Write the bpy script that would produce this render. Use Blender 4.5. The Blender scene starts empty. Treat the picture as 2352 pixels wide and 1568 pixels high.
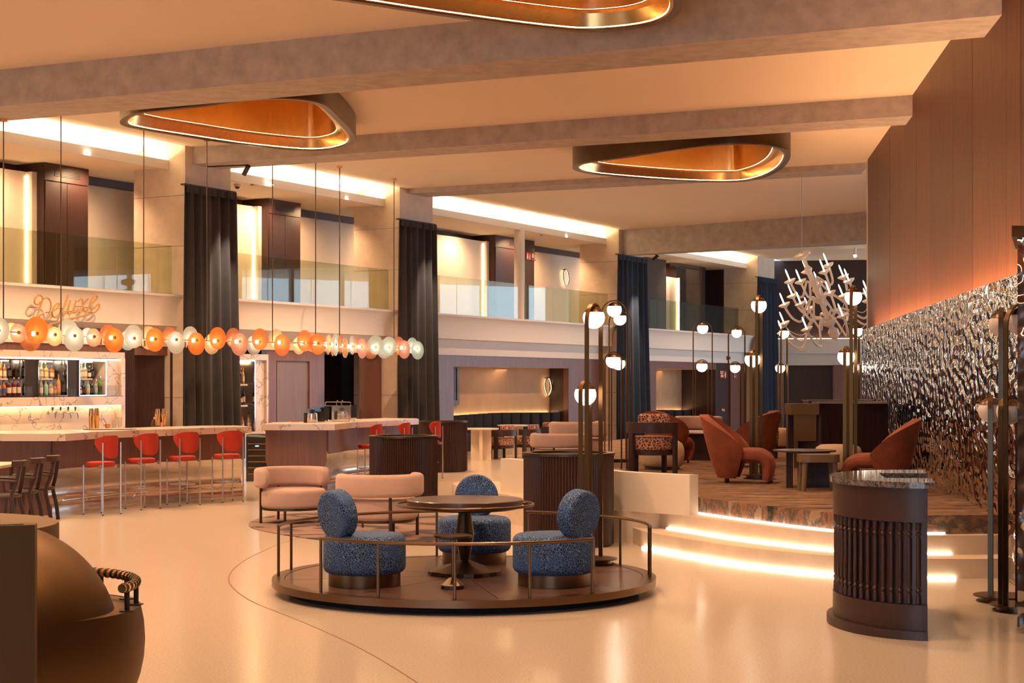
import bpy, math, random
from mathutils import Vector, Matrix
random.seed(7)
PI = math.pi
sc = bpy.context.scene
COL = sc.collection

# ---------------------------------------------------------------- camera, world, exposure
F, CX, HY, H = 3700.0, 1176.0, 880.0, 1.8
cam = bpy.data.objects.new('camera', bpy.data.cameras.new('camera')); COL.objects.link(cam)
cam.location = (0, 0, H); cam.rotation_euler = (PI/2, 0, 0)
cam.data.sensor_width = 36; cam.data.lens = F/2352*36
cam.data.shift_y = (HY-784)/2352
cam.data.clip_start = .1; cam.data.clip_end = 300
sc.camera = cam
sc.view_settings.view_transform = 'Standard'; sc.view_settings.look = 'None'
sc.view_settings.gamma = 1; sc.view_settings.use_curve_mapping = False
sc.view_settings.exposure = 0.93
w = bpy.data.worlds.new('world'); sc.world = w; w.use_nodes = True
bg = w.node_tree.nodes['Background']; bg.inputs[0].default_value = (.62, .80, 1, 1); bg.inputs[1].default_value = 3.4
sc.cycles.max_bounces = 8; sc.cycles.diffuse_bounces = 4; sc.cycles.glossy_bounces = 4
sc.cycles.transparent_max_bounces = 16; sc.cycles.sample_clamp_indirect = 4; sc.cycles.sample_clamp_direct = 0
sc.cycles.use_denoising = True; sc.cycles.caustics_reflective = False; sc.cycles.caustics_refractive = False

WARM = (1, .60, .32); WARM2 = (1, .52, .24)
def light(kind, name, loc, power, color=WARM, size=.3, size_y=None, aim=None, spot=60, blend=.5):
    d = bpy.data.lights.new(name, kind); d.energy = power; d.color = color
    if kind == 'AREA':
        d.size = size
        if size_y: d.shape = 'RECTANGLE'; d.size_y = size_y
        else: d.shape = 'DISK'
    else:
        d.shadow_soft_size = size
    if kind == 'SPOT': d.spot_size = math.radians(spot); d.spot_blend = blend
    o = bpy.data.objects.new(name, d); COL.objects.link(o); o.location = loc
    if aim is not None: o.rotation_euler = (Vector(aim)-Vector(loc)).to_track_quat('-Z', 'Y').to_euler()
    return o

# ---------------------------------------------------------------- pixel -> place
def fl(x, y, z=0.0):                       # point on the horizontal plane z
    d = F*(H-z)/(y-HY); return Vector(((x-CX)*d/F, d, z))
def at(x, y, d): return Vector(((x-CX)*d/F, d, H-(y-HY)*d/F))
def zz(y, d): return H-(y-HY)*d/F
PZ = .54                                   # raised lounge
P0 = Vector((-6.58, 32.42)); TH = math.radians(60.67)
AV = Vector((math.cos(TH), math.sin(TH))); BV = Vector((-math.sin(TH), math.cos(TH)))
FM = Matrix.Translation((P0.x, P0.y, 0)) @ Matrix.Rotation(TH, 4, 'Z')   # gallery frame: x along the facade, y behind it
def fac(s, w_, z=0): p = P0+AV*s+BV*w_; return Vector((p.x, p.y, z))
def sx(x, w_=0.0):
    k = (x-CX)/F
    return (k*(P0.y+w_*BV.y)-P0.x-w_*BV.x)/(AV.x-k*AV.y)
def fz(x, y, w_=0.0): return zz(y, fac(sx(x, w_), w_).y)
def isect(p, u, q, v):
    det = u.x*(-v.y)+v.x*u.y; r = q-p
    return p+u*((r.x*(-v.y)+v.x*r.y)/det)
def wallx(d): return 7.6+(d-34.4)*.1245     # wood wall plane
def mirx(d): return 4.57+(d-15.07)*.1268    # mirror wall plane

# ---------------------------------------------------------------- mesh builder
class MB:
    def __init__(s): s.v = []; s.f = []
    def add(s, v, f):
        n = len(s.v); s.v += [tuple(p) for p in v]; s.f += [[i+n for i in q] for q in f]; return s
    def box(s, x0, x1, y0, y1, z0, z1):
        return s.add([(x0,y0,z0),(x1,y0,z0),(x1,y1,z0),(x0,y1,z0),(x0,y0,z1),(x1,y0,z1),(x1,y1,z1),(x0,y1,z1)],
                     [(0,3,2,1),(4,5,6,7),(0,1,5,4),(1,2,6,5),(2,3,7,6),(3,0,4,7)])
    def prism(s, poly, z0, z1):
        n = len(poly); a = sum(poly[i][0]*poly[(i+1)%n][1]-poly[(i+1)%n][0]*poly[i][1] for i in range(n))
        if a < 0: poly = poly[::-1]
        return s.add([(p[0],p[1],z0) for p in poly]+[(p[0],p[1],z1) for p in poly],
                     [list(range(n))[::-1], list(range(n,2*n))]+[(i,(i+1)%n,n+(i+1)%n,n+i) for i in range(n)])
    def lathe(s, prof, n=24, cx=0, cy=0, mod=None):
        m = len(prof); v = []; f = []
        for i in range(n):
            a = 2*PI*i/n; k = mod(i) if mod else 1
            for r, z in prof: v.append((cx+r*k*math.cos(a), cy+r*k*math.sin(a), z))
        for i in range(n):
            j = (i+1)%n
            for q in range(m-1): f.append((i*m+q, j*m+q, j*m+q+1, i*m+q+1))
        if prof[0][0] > 1e-6: f.append([i*m for i in range(n)][::-1])
        if prof[-1][0] > 1e-6: f.append([i*m+m-1 for i in range(n)])
        return s.add(v, f)
    def cyl(s, cx, cy, z0, z1, r, n=16, r2=None): return s.lathe([(r,z0),(r if r2 is None else r2,z1)], n, cx, cy)
    def ring(s, cx, cy, z0, z1, r0, r1, n=48):
        v = []; f = []
        for i in range(n):
            c, t = math.cos(2*PI*i/n), math.sin(2*PI*i/n)
            for r, z in ((r0,z0),(r1,z0),(r1,z1),(r0,z1)): v.append((cx+r*c, cy+r*t, z))
        for i in range(n):
            j = (i+1)%n
            for q in range(4): f.append((i*4+q, j*4+q, j*4+(q+1)%4, i*4+(q+1)%4))
        return s.add(v, f)
    def sphere(s, c, r, nu=16, nv=10, sz=1.0):
        pr = [(max(0,r*math.sin(PI*i/nv)), -r*sz*math.cos(PI*i/nv)) for i in range(nv+1)]
        n0 = len(s.v); s.lathe(pr, nu)
        s.v[n0:] = [(p[0]+c[0], p[1]+c[1], p[2]+c[2]) for p in s.v[n0:]]; return s
    def tube(s, path, r, n=8, closed=False, flat=None, up=None):
        """round tube, or a flat bar flat=(half width, half thickness)"""
        P = [Vector(p) for p in path]; m = len(P); v = []; f = []; prev = None
        for i in range(m):
            a = P[(i-1)%m] if (closed or i) else P[i]; b = P[(i+1)%m] if (closed or i < m-1) else P[i]
            t = (b-a).normalized()
            u = Vector(up) if up else (prev if prev is not None else (Vector((0,0,1)) if abs(t.z) < .9 else Vector((1,0,0))))
            x = u-t*u.dot(t)
            if x.length < 1e-4: x = Vector((1,0,0))-t*t.x
            x.normalize(); y = t.cross(x); prev = x
            rr = r[i] if isinstance(r, (list,tuple)) else r
            if flat:
                for sx_, sy_ in ((1,1),(-1,1),(-1,-1),(1,-1)): v.append(P[i]+x*flat[0]*sx_+y*flat[1]*sy_)
            else:
                for q in range(n): a_ = 2*PI*q/n; v.append(P[i]+x*rr*math.cos(a_)+y*rr*math.sin(a_))
        k = 4 if flat else n
        for i in range(m if closed else m-1):
            j = (i+1)%m
            for q in range(k): f.append((i*k+q, i*k+(q+1)%k, j*k+(q+1)%k, j*k+q))
        if not closed: f += [list(range(k))[::-1], [(m-1)*k+q for q in range(k)]]
        return s.add(v, f)
    def sweep(s, path, prof, closed=False, loop=True, scale=None):
        """2D profile (offset to the left of the path, z) along a plan path"""
        m = len(path); k = len(prof); v = []; f = []
        co = sum(p[0] for p in prof)/k; cz = sum(p[1] for p in prof)/k
        for i in range(m):
            a = path[(i-1)%m] if (closed or i) else path[i]; b = path[(i+1)%m] if (closed or i < m-1) else path[i]
            dx, dy = b[0]-a[0], b[1]-a[1]; l = math.hypot(dx,dy) or 1; nx, ny = -dy/l, dx/l
            sc_ = scale[i] if scale else 1
            for o, z in prof:
                o = co+(o-co)*sc_; z = cz+(z-cz)*sc_
                v.append((path[i][0]+nx*o, path[i][1]+ny*o, z))
        for i in range(m if closed else m-1):
            j = (i+1)%m
            for q in range(k if loop else k-1): f.append((i*k+q, j*k+q, j*k+(q+1)%k, i*k+(q+1)%k))
        if loop and not closed: f += [list(range(k)), [(m-1)*k+q for q in range(k)][::-1]]
        return s.add(v, f)
    def surf(s, fn, nu, nv, wrap=False):
        v = [fn(i/(nu if wrap else nu-1), j/(nv-1)) for i in range(nu) for j in range(nv)]
        f = [(i*nv+j, ((i+1)%nu)*nv+j, ((i+1)%nu)*nv+j+1, i*nv+j+1) for i in range(nu if wrap else nu-1) for j in range(nv-1)]
        return s.add(v, f)
    def turn(s, M_, start=0):
        s.v[start:] = [tuple(M_ @ Vector(p)) for p in s.v[start:]]; return s
    def build(s, name, mat, parent=None, M_=None, ang=35, loc=None, rz=None):
        me = bpy.data.meshes.new(name); me.from_pydata(s.v, [], s.f); me.validate()
        if ang: me.shade_smooth(); me.set_sharp_from_angle(angle=math.radians(ang))
        import bmesh
        b = bmesh.new(); b.from_mesh(me); bmesh.ops.recalc_face_normals(b, faces=b.faces); b.to_mesh(me); b.free()
        me.materials.append(mat)
        o = bpy.data.objects.new(name, me); COL.objects.link(o)
        if parent: o.parent = parent
        if M_ is not None: o.matrix_basis = M_
        if loc is not None: o.location = loc
        if rz is not None: o.rotation_euler = (0,0,rz)
        return o
def tag(o, label, cat, group=None, kind=None):
    if label: o['label'] = label
    if cat: o['category'] = cat
    if group: o['group'] = group
    if kind: o['kind'] = kind
    return o
def struct(o, label, cat): return tag(o, label, cat, None, 'structure')
def thing(name, label, cat, loc=(0,0,0), rz=0, group=None, M_=None, scale=None):
    o = bpy.data.objects.new(name, None); COL.objects.link(o); o.empty_display_size = .1
    if M_ is not None: o.matrix_basis = M_
    else: o.location = loc; o.rotation_euler = (0,0,rz)
    if scale: o.scale = (scale,)*3
    return tag(o, label, cat, group)
KIDS = {}
def dup(root, loc, rz=0, label=None, group=None, scale=None):
    kids = [o for o in bpy.data.objects if o.parent == root]
    r = root.copy(); COL.objects.link(r); r.location = loc; r.rotation_euler = (0,0,rz)
    if scale: r.scale = (scale,)*3
    if label: r['label'] = label
    if group: r['group'] = group
    for ch in kids:
        c = ch.copy(); COL.objects.link(c); c.parent = r
        for g in [o for o in bpy.data.objects if o.parent == ch]:
            d = g.copy(); COL.objects.link(d); d.parent = c
    return r
def arc(cx, cy, r, a0, a1, n=24): return [(cx+r*math.cos(a0+(a1-a0)*i/(n-1)), cy+r*math.sin(a0+(a1-a0)*i/(n-1))) for i in range(n)]
def rrect(w_, h_, r, n=4, cx=0, cz=0):
    o = []
    for qx, qy, a in ((1,1,0),(-1,1,PI/2),(-1,-1,PI),(1,-1,1.5*PI)):
        for i in range(n+1):
            t = a+PI/2*i/n; o.append((cx+qx*(w_/2-r)+r*math.cos(t), cz+qy*(h_/2-r)+r*math.sin(t)))
    return o
def rcyl(r, z0, z1, b, n=5):
    """rounded drum profile"""
    p = [(0,z0)]+[(r-b+b*math.sin(PI/2*i/n), z0+b-b*math.cos(PI/2*i/n)) for i in range(n+1)]
    return p+[(r-b+b*math.cos(PI/2*i/n), z1-b+b*math.sin(PI/2*i/n)) for i in range(n+1)]+[(0,z1)]
def spline(pts, n=8, closed=False):
    """Catmull-Rom"""
    P = [Vector(p) for p in pts]; m = len(P); out = []
    for i in range(m if closed else m-1):
        g = (lambda k: P[k%m]) if closed else (lambda k: P[min(max(k,0),m-1)])
        a, b, c, d = g(i-1), g(i), g(i+1), g(i+2)
        for j in range(n):
            t = j/n; out.append(.5*((2*b)+(c-a)*t+(2*a-5*b+4*c-d)*t*t+(3*b-a-3*c+d)*t**3))
    if not closed: out.append(P[-1])
    return out
def fluted(r, z0, z1, nf=96, depth=.012, per=4, sxy=(1,1)):
    mb = MB(); n = nf*per
    mb.lathe([(r,z0),(r,z1)], n, mod=lambda i: 1-depth/r*(1-abs(math.sin(PI*i/per))))
    mb.v = [(p[0]*sxy[0], p[1]*sxy[1], p[2]) for p in mb.v]; return mb

# ---------------------------------------------------------------- materials
def sr(r, g, b):
    return tuple((c/255/12.92 if c/255 <= .04045 else ((c/255+.055)/1.055)**2.4) for c in (r,g,b))
def nodes(name):
    m = bpy.data.materials.new(name); m.use_nodes = True; nt = m.node_tree
    return m, nt, nt.nodes['Principled BSDF'], nt.nodes.new
def mat(name, col, rough=.5, metal=0, var=None, bump=None, coat=0, sheen=0, spec=None, stretch=(1,1,1), detail=4, rvar=0):
    """var=(scale, amount) colour noise, bump=(scale, strength)"""
    m, nt, b, N = nodes(name); L = nt.links.new
    b.inputs['Base Color'].default_value = (*col,1); b.inputs['Roughness'].default_value = rough; b.inputs['Metallic'].default_value = metal
    b.inputs['Coat Weight'].default_value = coat; b.inputs['Coat Roughness'].default_value = .08
    if sheen: b.inputs['Sheen Weight'].default_value = sheen; b.inputs['Sheen Roughness'].default_value = .4; b.inputs['Sheen Tint'].default_value = (*[min(1,c*1.6+.1) for c in col],1)
    if spec is not None: b.inputs['Specular IOR Level'].default_value = spec
    tc = N('ShaderNodeTexCoord'); mp = N('ShaderNodeMapping'); mp.inputs['Scale'].default_value = stretch
    L(tc.outputs['Object'], mp.inputs[0])
    if var:
        n = N('ShaderNodeTexNoise'); n.inputs['Scale'].default_value = var[0]; n.inputs['Detail'].default_value = detail; n.inputs['Roughness'].default_value = .6
        r = N('ShaderNodeValToRGB'); a = var[1]
        r.color_ramp.elements[0].position = .3; r.color_ramp.elements[1].position = .7
        r.color_ramp.elements[0].color = (*[c*(1-a) for c in col],1); r.color_ramp.elements[1].color = (*[min(1,c*(1+a)) for c in col],1)
        L(mp.outputs[0], n.inputs['Vector']); L(n.outputs[0], r.inputs[0]); L(r.outputs[0], b.inputs['Base Color'])
        if rvar:
            q = N('ShaderNodeMapRange'); q.inputs[3].default_value = rough-rvar; q.inputs[4].default_value = rough+rvar
            L(n.outputs[0], q.inputs[0]); L(q.outputs[0], b.inputs['Roughness'])
    if bump:
        n = N('ShaderNodeTexNoise'); n.inputs['Scale'].default_value = bump[0]; n.inputs['Detail'].default_value = 3
        q = N('ShaderNodeBump'); q.inputs['Strength'].default_value = bump[1]; q.inputs['Distance'].default_value = .02
        L(mp.outputs[0], n.inputs['Vector']); L(n.outputs[0], q.inputs['Height']); L(q.outputs[0], b.inputs['Normal'])
    return m
def emit(name, col, st):
    m, nt, b, N = nodes(name); b.inputs['Base Color'].default_value = (.8,.8,.8,1)
    b.inputs['Emission Color'].default_value = (*col,1); b.inputs['Emission Strength'].default_value = st
    return m
def thin_glass(name, tint, refl=1.0, rough=0.0):
    m, nt, b, N = nodes(name); L = nt.links.new; nt.nodes.remove(b)
    t = N('ShaderNodeBsdfTransparent'); t.inputs[0].default_value = (*tint,1)
    g = N('ShaderNodeBsdfGlossy'); g.inputs['Roughness'].default_value = rough; g.inputs[0].default_value = (refl,refl,refl,1)
    lw_ = N('ShaderNodeLayerWeight'); lw_.inputs[0].default_value = .5
    pw = N('ShaderNodeMath'); pw.operation = 'POWER'; pw.inputs[1].default_value = 4.5; L(lw_.outputs['Facing'], pw.inputs[0])
    fr = N('ShaderNodeMath'); fr.operation = 'MULTIPLY_ADD'; fr.inputs[1].default_value = .9; fr.inputs[2].default_value = .04; L(pw.outputs[0], fr.inputs[0])
    mx = N('ShaderNodeMixShader'); L(fr.outputs[0], mx.inputs[0]); L(t.outputs[0], mx.inputs[1]); L(g.outputs[0], mx.inputs[2])
    L(mx.outputs[0], nt.nodes['Material Output'].inputs[0]); return m
def veined(name, base, vein, scale=1.2, rough=.25, w_=.035):
    m, nt, b, N = nodes(name); L = nt.links.new
    tc = N('ShaderNodeTexCoord'); n = N('ShaderNodeTexNoise'); n.inputs['Scale'].default_value = scale*1.3; n.inputs['Detail'].default_value = 5
    mx = N('ShaderNodeVectorMath'); mx.operation = 'MULTIPLY_ADD'; mx.inputs[1].default_value = (.9,.9,.9)
    L(tc.outputs['Object'], n.inputs['Vector']); L(n.outputs['Color'], mx.inputs[0]); L(tc.outputs['Object'], mx.inputs[2])
    v = N('ShaderNodeTexVoronoi'); v.feature = 'DISTANCE_TO_EDGE'; v.inputs['Scale'].default_value = scale
    L(mx.outputs[0], v.inputs['Vector'])
    r = N('ShaderNodeValToRGB'); r.color_ramp.elements[0].color = (*vein,1); r.color_ramp.elements[1].color = (*base,1)
    r.color_ramp.elements[0].position = .0; r.color_ramp.elements[1].position = w_
    L(v.outputs[0], r.inputs[0]); L(r.outputs[0], b.inputs['Base Color']); b.inputs['Roughness'].default_value = rough
    return m
def patterned(name, a, c, scale, thr=(.04,.10), rough=.75, sheen=.4, warp=0.0, mottle=None):
    """velvet with a lighter cell-line pattern"""
    m, nt, b, N = nodes(name); L = nt.links.new
    tc = N('ShaderNodeTexCoord'); src = tc.outputs['Object']
    if warp:
        n = N('ShaderNodeTexNoise'); n.inputs['Scale'].default_value = scale*.7; L(src, n.inputs['Vector'])
        mx = N('ShaderNodeVectorMath'); mx.operation = 'MULTIPLY_ADD'; mx.inputs[1].default_value = (warp,)*3
        L(n.outputs['Color'], mx.inputs[0]); L(src, mx.inputs[2]); src = mx.outputs[0]
    v = N('ShaderNodeTexVoronoi'); v.feature = 'DISTANCE_TO_EDGE'; v.inputs['Scale'].default_value = scale; L(src, v.inputs['Vector'])
    r = N('ShaderNodeValToRGB'); r.color_ramp.elements[0].color = (*c,1); r.color_ramp.elements[1].color = (*a,1)
    r.color_ramp.elements[0].position = thr[0]; r.color_ramp.elements[1].position = thr[1]
    L(v.outputs[0], r.inputs[0]); out = r.outputs[0]
    if mottle:
        n2 = N('ShaderNodeTexNoise'); n2.inputs['Scale'].default_value = 5; n2.inputs['Detail'].default_value = 6; L(tc.outputs['Object'], n2.inputs['Vector'])
        r2 = N('ShaderNodeValToRGB'); r2.color_ramp.elements[0].position = .48; r2.color_ramp.elements[1].position = .74
        q = N('ShaderNodeMix'); q.data_type = 'RGBA'; q.inputs[7].default_value = (*mottle,1)
        L(n2.outputs[0], r2.inputs[0]); L(r2.outputs[0], q.inputs[0]); L(out, q.inputs[6]); out = q.outputs[2]
    L(out, b.inputs['Base Color']); b.inputs['Roughness'].default_value = rough
    b.inputs['Sheen Weight'].default_value = sheen; b.inputs['Sheen Roughness'].default_value = .4; b.inputs['Sheen Tint'].default_value = (*c,1)
    return m

def terrazzo():
    m = mat('terrazzo', (.60,.50,.42), .17, var=(60,.12), detail=2)
    m.node_tree.nodes['Principled BSDF'].inputs['Specular IOR Level'].default_value = .6
    return m
def carpet_mat():
    m, nt, b, N = nodes('carpet'); L = nt.links.new
    tc = N('ShaderNodeTexCoord'); mp = N('ShaderNodeMapping'); mp.inputs['Scale'].default_value = (1.0,3.4,2); mp.inputs['Rotation'].default_value = (0,0,.25)
    n = N('ShaderNodeTexNoise'); n.inputs['Scale'].default_value = 1.3; n.inputs['Detail'].default_value = 6; n.inputs['Roughness'].default_value = .65
    r = N('ShaderNodeValToRGB'); e = r.color_ramp.elements
    e[0].position = .32; e[0].color = (.03,.025,.03,1); e[1].position = .72; e[1].color = (.30,.18,.11,1)
    for p, c in ((.42,(.15,.10,.075,1)),(.48,(.28,.14,.08,1)),(.54,(.10,.085,.08,1)),(.61,(.33,.22,.15,1))): q = e.new(p); q.color = c
    L(tc.outputs['Object'], mp.inputs[0]); L(mp.outputs[0], n.inputs['Vector']); L(n.outputs[0], r.inputs[0]); L(r.outputs[0], b.inputs['Base Color'])
    b.inputs['Roughness'].default_value = .95; b.inputs['Specular IOR Level'].default_value = .1
    n3 = N('ShaderNodeTexNoise'); n3.inputs['Scale'].default_value = 90; q = N('ShaderNodeBump'); q.inputs['Strength'].default_value = .4; q.inputs['Distance'].default_value = .01
    L(tc.outputs['Object'], n3.inputs['Vector']); L(n3.outputs[0], q.inputs['Height']); L(q.outputs[0], b.inputs['Normal'])
    return m
def hammered():
    m, nt, b, N = nodes('hammered_mirror'); L = nt.links.new
    b.inputs['Base Color'].default_value = (.80,.74,.68,1); b.inputs['Metallic'].default_value = 1; b.inputs['Roughness'].default_value = .04
    tc = N('ShaderNodeTexCoord'); mp = N('ShaderNodeMapping'); mp.inputs['Scale'].default_value = (1,.45,1)
    n = N('ShaderNodeTexNoise'); n.inputs['Scale'].default_value = 11; n.inputs['Detail'].default_value = 0
    q = N('ShaderNodeBump'); q.inputs['Strength'].default_value = 1; q.inputs['Distance'].default_value = .05
    L(tc.outputs['Object'], mp.inputs[0]); L(mp.outputs[0], n.inputs['Vector']); L(n.outputs[0], q.inputs['Height']); L(q.outputs[0], b.inputs['Normal'])
    return m

MT = dict(
 floor=terrazzo(), carpet=carpet_mat(), mirror=hammered(),
 ceiling=mat('ceiling_fabric', (.90,.75,.61), .9, var=(180,.05), detail=1),
 plaster=mat('cream_plaster', (.74,.64,.54), .75, var=(1.5,.03)),
 white=mat('white_plaster', (.78,.72,.66), .6),
 concrete=mat('concrete', (.42,.36,.33), .8, var=(4,.18), bump=(14,.15), detail=9),
 stone=mat('limestone', (.70,.57,.45), .55, var=(3,.10), bump=(25,.06), detail=8),
 woodwall=mat('walnut_panel', (.105,.032,.015), .45, spec=.25, var=(3,.42), stretch=(9,9,.45), detail=6),
 wood=mat('mahogany', (.17,.075,.06), .38, var=(3,.22), stretch=(10,10,.5), detail=6),
 dwood=mat('dark_walnut', (.038,.017,.016), .42, var=(3,.3), stretch=(10,10,.6), detail=6),
 pwood=mat('plum_wood', (.15,.07,.055), .42, var=(3,.2), stretch=(10,10,.5), detail=6),
 flute=mat('fluted_walnut', (.042,.018,.016), .38, spec=.35, var=(3,.2), stretch=(8,8,.5)),
 table=mat('stained_table_wood', (.085,.042,.032), .30, var=(2,.25), stretch=(1,8,1), detail=6, coat=.2),
 marble=veined('veined_marble', (.72,.60,.52), (.26,.20,.17), 1.7, .2, .022),
 zebra=veined('striped_dark_marble', (.17,.14,.13), (.03,.028,.03), 7, .05, .12),
 bronze=mat('dark_bronze', (.09,.06,.04), .36, 1, var=(4,.12)),
 bronze2=mat('satin_bronze', (.16,.10,.06), .34, 1, var=(2,.06)), bronze3=mat('desk_bronze', (.15,.085,.038), .5, 1, var=(2,.05)),
 brass=mat('brushed_brass', (.86,.53,.22), .24, 1, var=(3,.08), stretch=(6,6,.6)),
 gold=mat('lamp_brass', (.125,.066,.025), .38, 1),
 steel=mat('brushed_steel', (.72,.66,.60), .22, 1, var=(3,.12), stretch=(1,1,9), rvar=.06),
 chrome=mat('chrome', (.8,.76,.72), .08, 1),
 alu=mat('grey_tube_metal', (.52,.50,.52), .35, .9),
 black=mat('black_metal', (.012,.011,.012), .45),
 gloss=mat('black_gloss', (.01,.009,.01), .08),
 blue=patterned('blue_crackle_velvet', (.002,.010,.060), (.13,.26,.50), 50, (.01,.11), .8, .12, .015, (.03,.088,.25)),
 orange=mat('rust_velvet', (.24,.055,.022), .75, var=(4,.30), sheen=.3),
 pink=mat('dusty_pink_velvet', (.46,.32,.28), .85, var=(4,.07), sheen=.25),
 cream=mat('cream_boucle', (.62,.46,.32), .95, var=(70,.12), bump=(110,.5)),
 red=mat('red_wool', (.42,.025,.010), .8, var=(60,.12), sheen=.15),
 damask=patterned('red_damask', (.16,.022,.02), (.62,.40,.26), 26, (.05,.12), .8, .2, .05),
 curtain=mat('charcoal_velvet', (.026,.022,.025), .85, var=(6,.15), sheen=.35),
 navy=mat('navy_velvet', (.010,.016,.036), .85, var=(6,.15), sheen=.35),
 banq=mat('black_velvet', (.012,.009,.011), .9, sheen=.15),
 leather=mat('olive_leather', (.16,.10,.05), .4, var=(5,.1)),
 slate=mat('slate_blue_wood', (.035,.036,.045), .5, var=(3,.2), stretch=(8,8,.5)),
 glass=thin_glass('rail_glass', (.80,.84,.74), 1.0),
 clear=thin_glass('clear_glass', (.93,.93,.92), 1.0),
 led=emit('led_warm', (1,.70,.36), 9), ledw=emit('led_white', (1,.84,.62), 3.6), ledr=emit('led_ring', (1,.66,.28), 26), cove=emit('cove_led', (1,.80,.46), 32),
 globe=emit('opal_globe', (1,.86,.68), 4.5), globe_off=mat('opal_globe_unlit', (.75,.62,.54), .3),
 bulb=emit('bulb', (1,.78,.5), 30), down=emit('downlight', (1,.85,.65), 12),
 redsign=mat('red_sign', (.30,.01,.012), .5), signw=mat('sign_white', (.7,.6,.45), .6),
 joint=mat('joint_brown', (.20,.12,.07), .6), woodwall2=mat('walnut_panel_dark', (.080,.024,.012), .45, spec=.25, var=(3,.42), stretch=(9,9,.45), detail=6), woodwall3=mat('walnut_panel_light', (.135,.044,.021), .45, spec=.25, var=(3,.42), stretch=(9,9,.45), detail=6),
 tan=mat('tan_wall_fabric', (.52,.33,.19), .8, var=(2,.08)), ledb=emit('led_bench', (1,.66,.32), 24),
 shade=mat('shadow_gap', (.012,.012,.02), .9),
)
# ================================================================ ADDED FILL SPOTS (just below the ceiling, no fixtures)
for i, (x, d, p) in enumerate(((-1.0,12.0,380),(2.2,13.5,300),(-4.6,15.5,620),(-6.5,20.0,620),(0.2,17.0,420),(-2.0,22.5,520),(-4.0,27.6,420),(2.6,22.0,300),(3.2,32.0,420),(-.6,32.0,480),(0.5,7.0,260),(-3.5,8.5,330),(6.2,38.5,420),*[(fac(s,-3.3).x,fac(s,-3.3).y,p_) for s, p_ in ((-9,680),(-4,680),(3.6,680),(13.5,260),(17.5,260),(26,260))])):
    light('SPOT', 'downlight', (x,d,6.5), p, WARM, .08, aim=(x,d,0), spot=132 if i < 13 else 150, blend=.8)  # warm fill added to brighten floor and facade, not lamps of the room

# ================================================================ FLOOR, STAIRS, RAISED LOUNGE
fo = MB().prism([(-30,-6),(32,-6),(32,80),(-30,80)], -.12, 0).build('floor', MT['floor'], ang=0)
struct(fo, 'polished beige terrazzo lobby floor', 'floor')
def joint(pts, wd=.006):
    p = [(q.x,q.y) for q in spline([(a.x,a.y,0) for a in pts], 10)]
    mb = MB().sweep(p, [(-wd,.0005),(wd,.0005),(wd,.0012),(-wd,.0012)])
    return mb.build('joint_strip', MT['joint'], fo, ang=0)
joint([fl(640,1249), fl(560,1288), fl(525,1330), fl(570,1376), fl(700,1430), fl(830,1490), fl(965,1572), fl(1050,1640)])
joint([fl(640,1249), fl(760,1222), fl(1000,1205), fl(1180,1212)], .005)

L1 = [fl(1470,1250,.02), fl(1487,1255,.02), fl(1591,1274.5,.02), fl(1719,1295,.02), fl(1920,1316,.02), fl(2080,1322,.02), fl(2243,1323,.02), fl(2330,1321,.02)]
L2 = [fl(1520,1208,.2), fl(1543,1212,.2), fl(1630,1226,.2), fl(1719,1239.5,.2), fl(1920,1262,.2), fl(2080,1268,.2), fl(2232,1268,.2), fl(2345,1266,.2)]
L3 = [fl(1586,1172,.38), fl(1607,1175.7,.38), fl(1719,1191.6,.38), fl(1920,1215.5,.38), fl(2080,1221,.38), fl(2212,1221,.38), fl(2350,1219,.38)]
def plan(L): return [(q.x,q.y) for q in spline([(p.x,p.y,0) for p in L], 6)]
R1, R2, R3 = plan(L1), plan(L2), plan(L3)
st = thing('stairs', 'curved lobby stairs with glowing strips under each step', 'stairs'); st['kind'] = 'structure'
back = [(5.3,20.5),(1.2,20.5)]
MB().prism(R1+back+[(1.3,18.4)], 0, .18).build('step', MT['stone'], st, ang=20)
MB().prism(R2+back+[(1.4,18.6)], .18, .36).build('step', MT['stone'], st, ang=20)
for R, z in ((R1,.0),(R2,.18),(R3,.36)):
    n = len(R); seg = [R[i] for i in range(n) if 0 <= i]
    lo = 5 if R is not R3 else 5
    MB().sweep(seg[lo:-8], [(-.030,z+.004),(-.004,z+.004),(-.004,z+.020),(-.030,z+.020)]).build('led_strip', MT['ledw'], st, ang=0)
plat = R3+[(5.35,18),(7.9,38),(24,38),(24,46),(12,46),(4.0,41),(.7,31),(-.1,22.6),(1.0,19.6),(1.85,18.4)]
pf = MB().prism(plat, .36, PZ).build('floor_raised', MT['carpet'], ang=20); struct(pf, 'raised lounge floor with mottled brown carpet above the stairs', 'floor')
MB().prism([(5.2,19),(7.7,38),(24,38),(24,45.9),(12,45.9),(4.1,40.8),(.8,31),(0,22.8),(1.1,19.8),(1.9,18.9)], 0.001, .358).build('platform_base', MT['stone'], pf, ang=0)
pl = [(1.42,18.05),(.75,18.9),(.05,20.5),(-.55,22.0),(-.82,22.9),(-.84,23.4),(-.6,23.75),(-.2,23.7),(.0,23.0),(.4,21.6),(1.2,19.7),(2.0,18.75),(1.9,18.3)]
po = MB().prism([(q.x,q.y) for q in spline([(a,b,0) for a,b in pl], 5, True)], 0, .36).build('plinth_wall', MT['stone'], ang=30)
struct(po, 'low beige stone plinth with rounded end beside stairs', 'plinth')
pa = [fl(1150,1052,.8), fl(1230,1060,.8), fl(1330,1072,.8), fl(1415,1082,.8), fl(1500,1087,.8), fl(1584,1091,.8)]
pp = [(q.x,q.y) for q in spline([(a.x,a.y,0) for a in pa], 6)]
po = MB().sweep(pp, [(0,.36),(.16,.36),(.16,.80),(0,.80)]).build('parapet_wall', MT['plaster'], ang=30)
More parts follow.
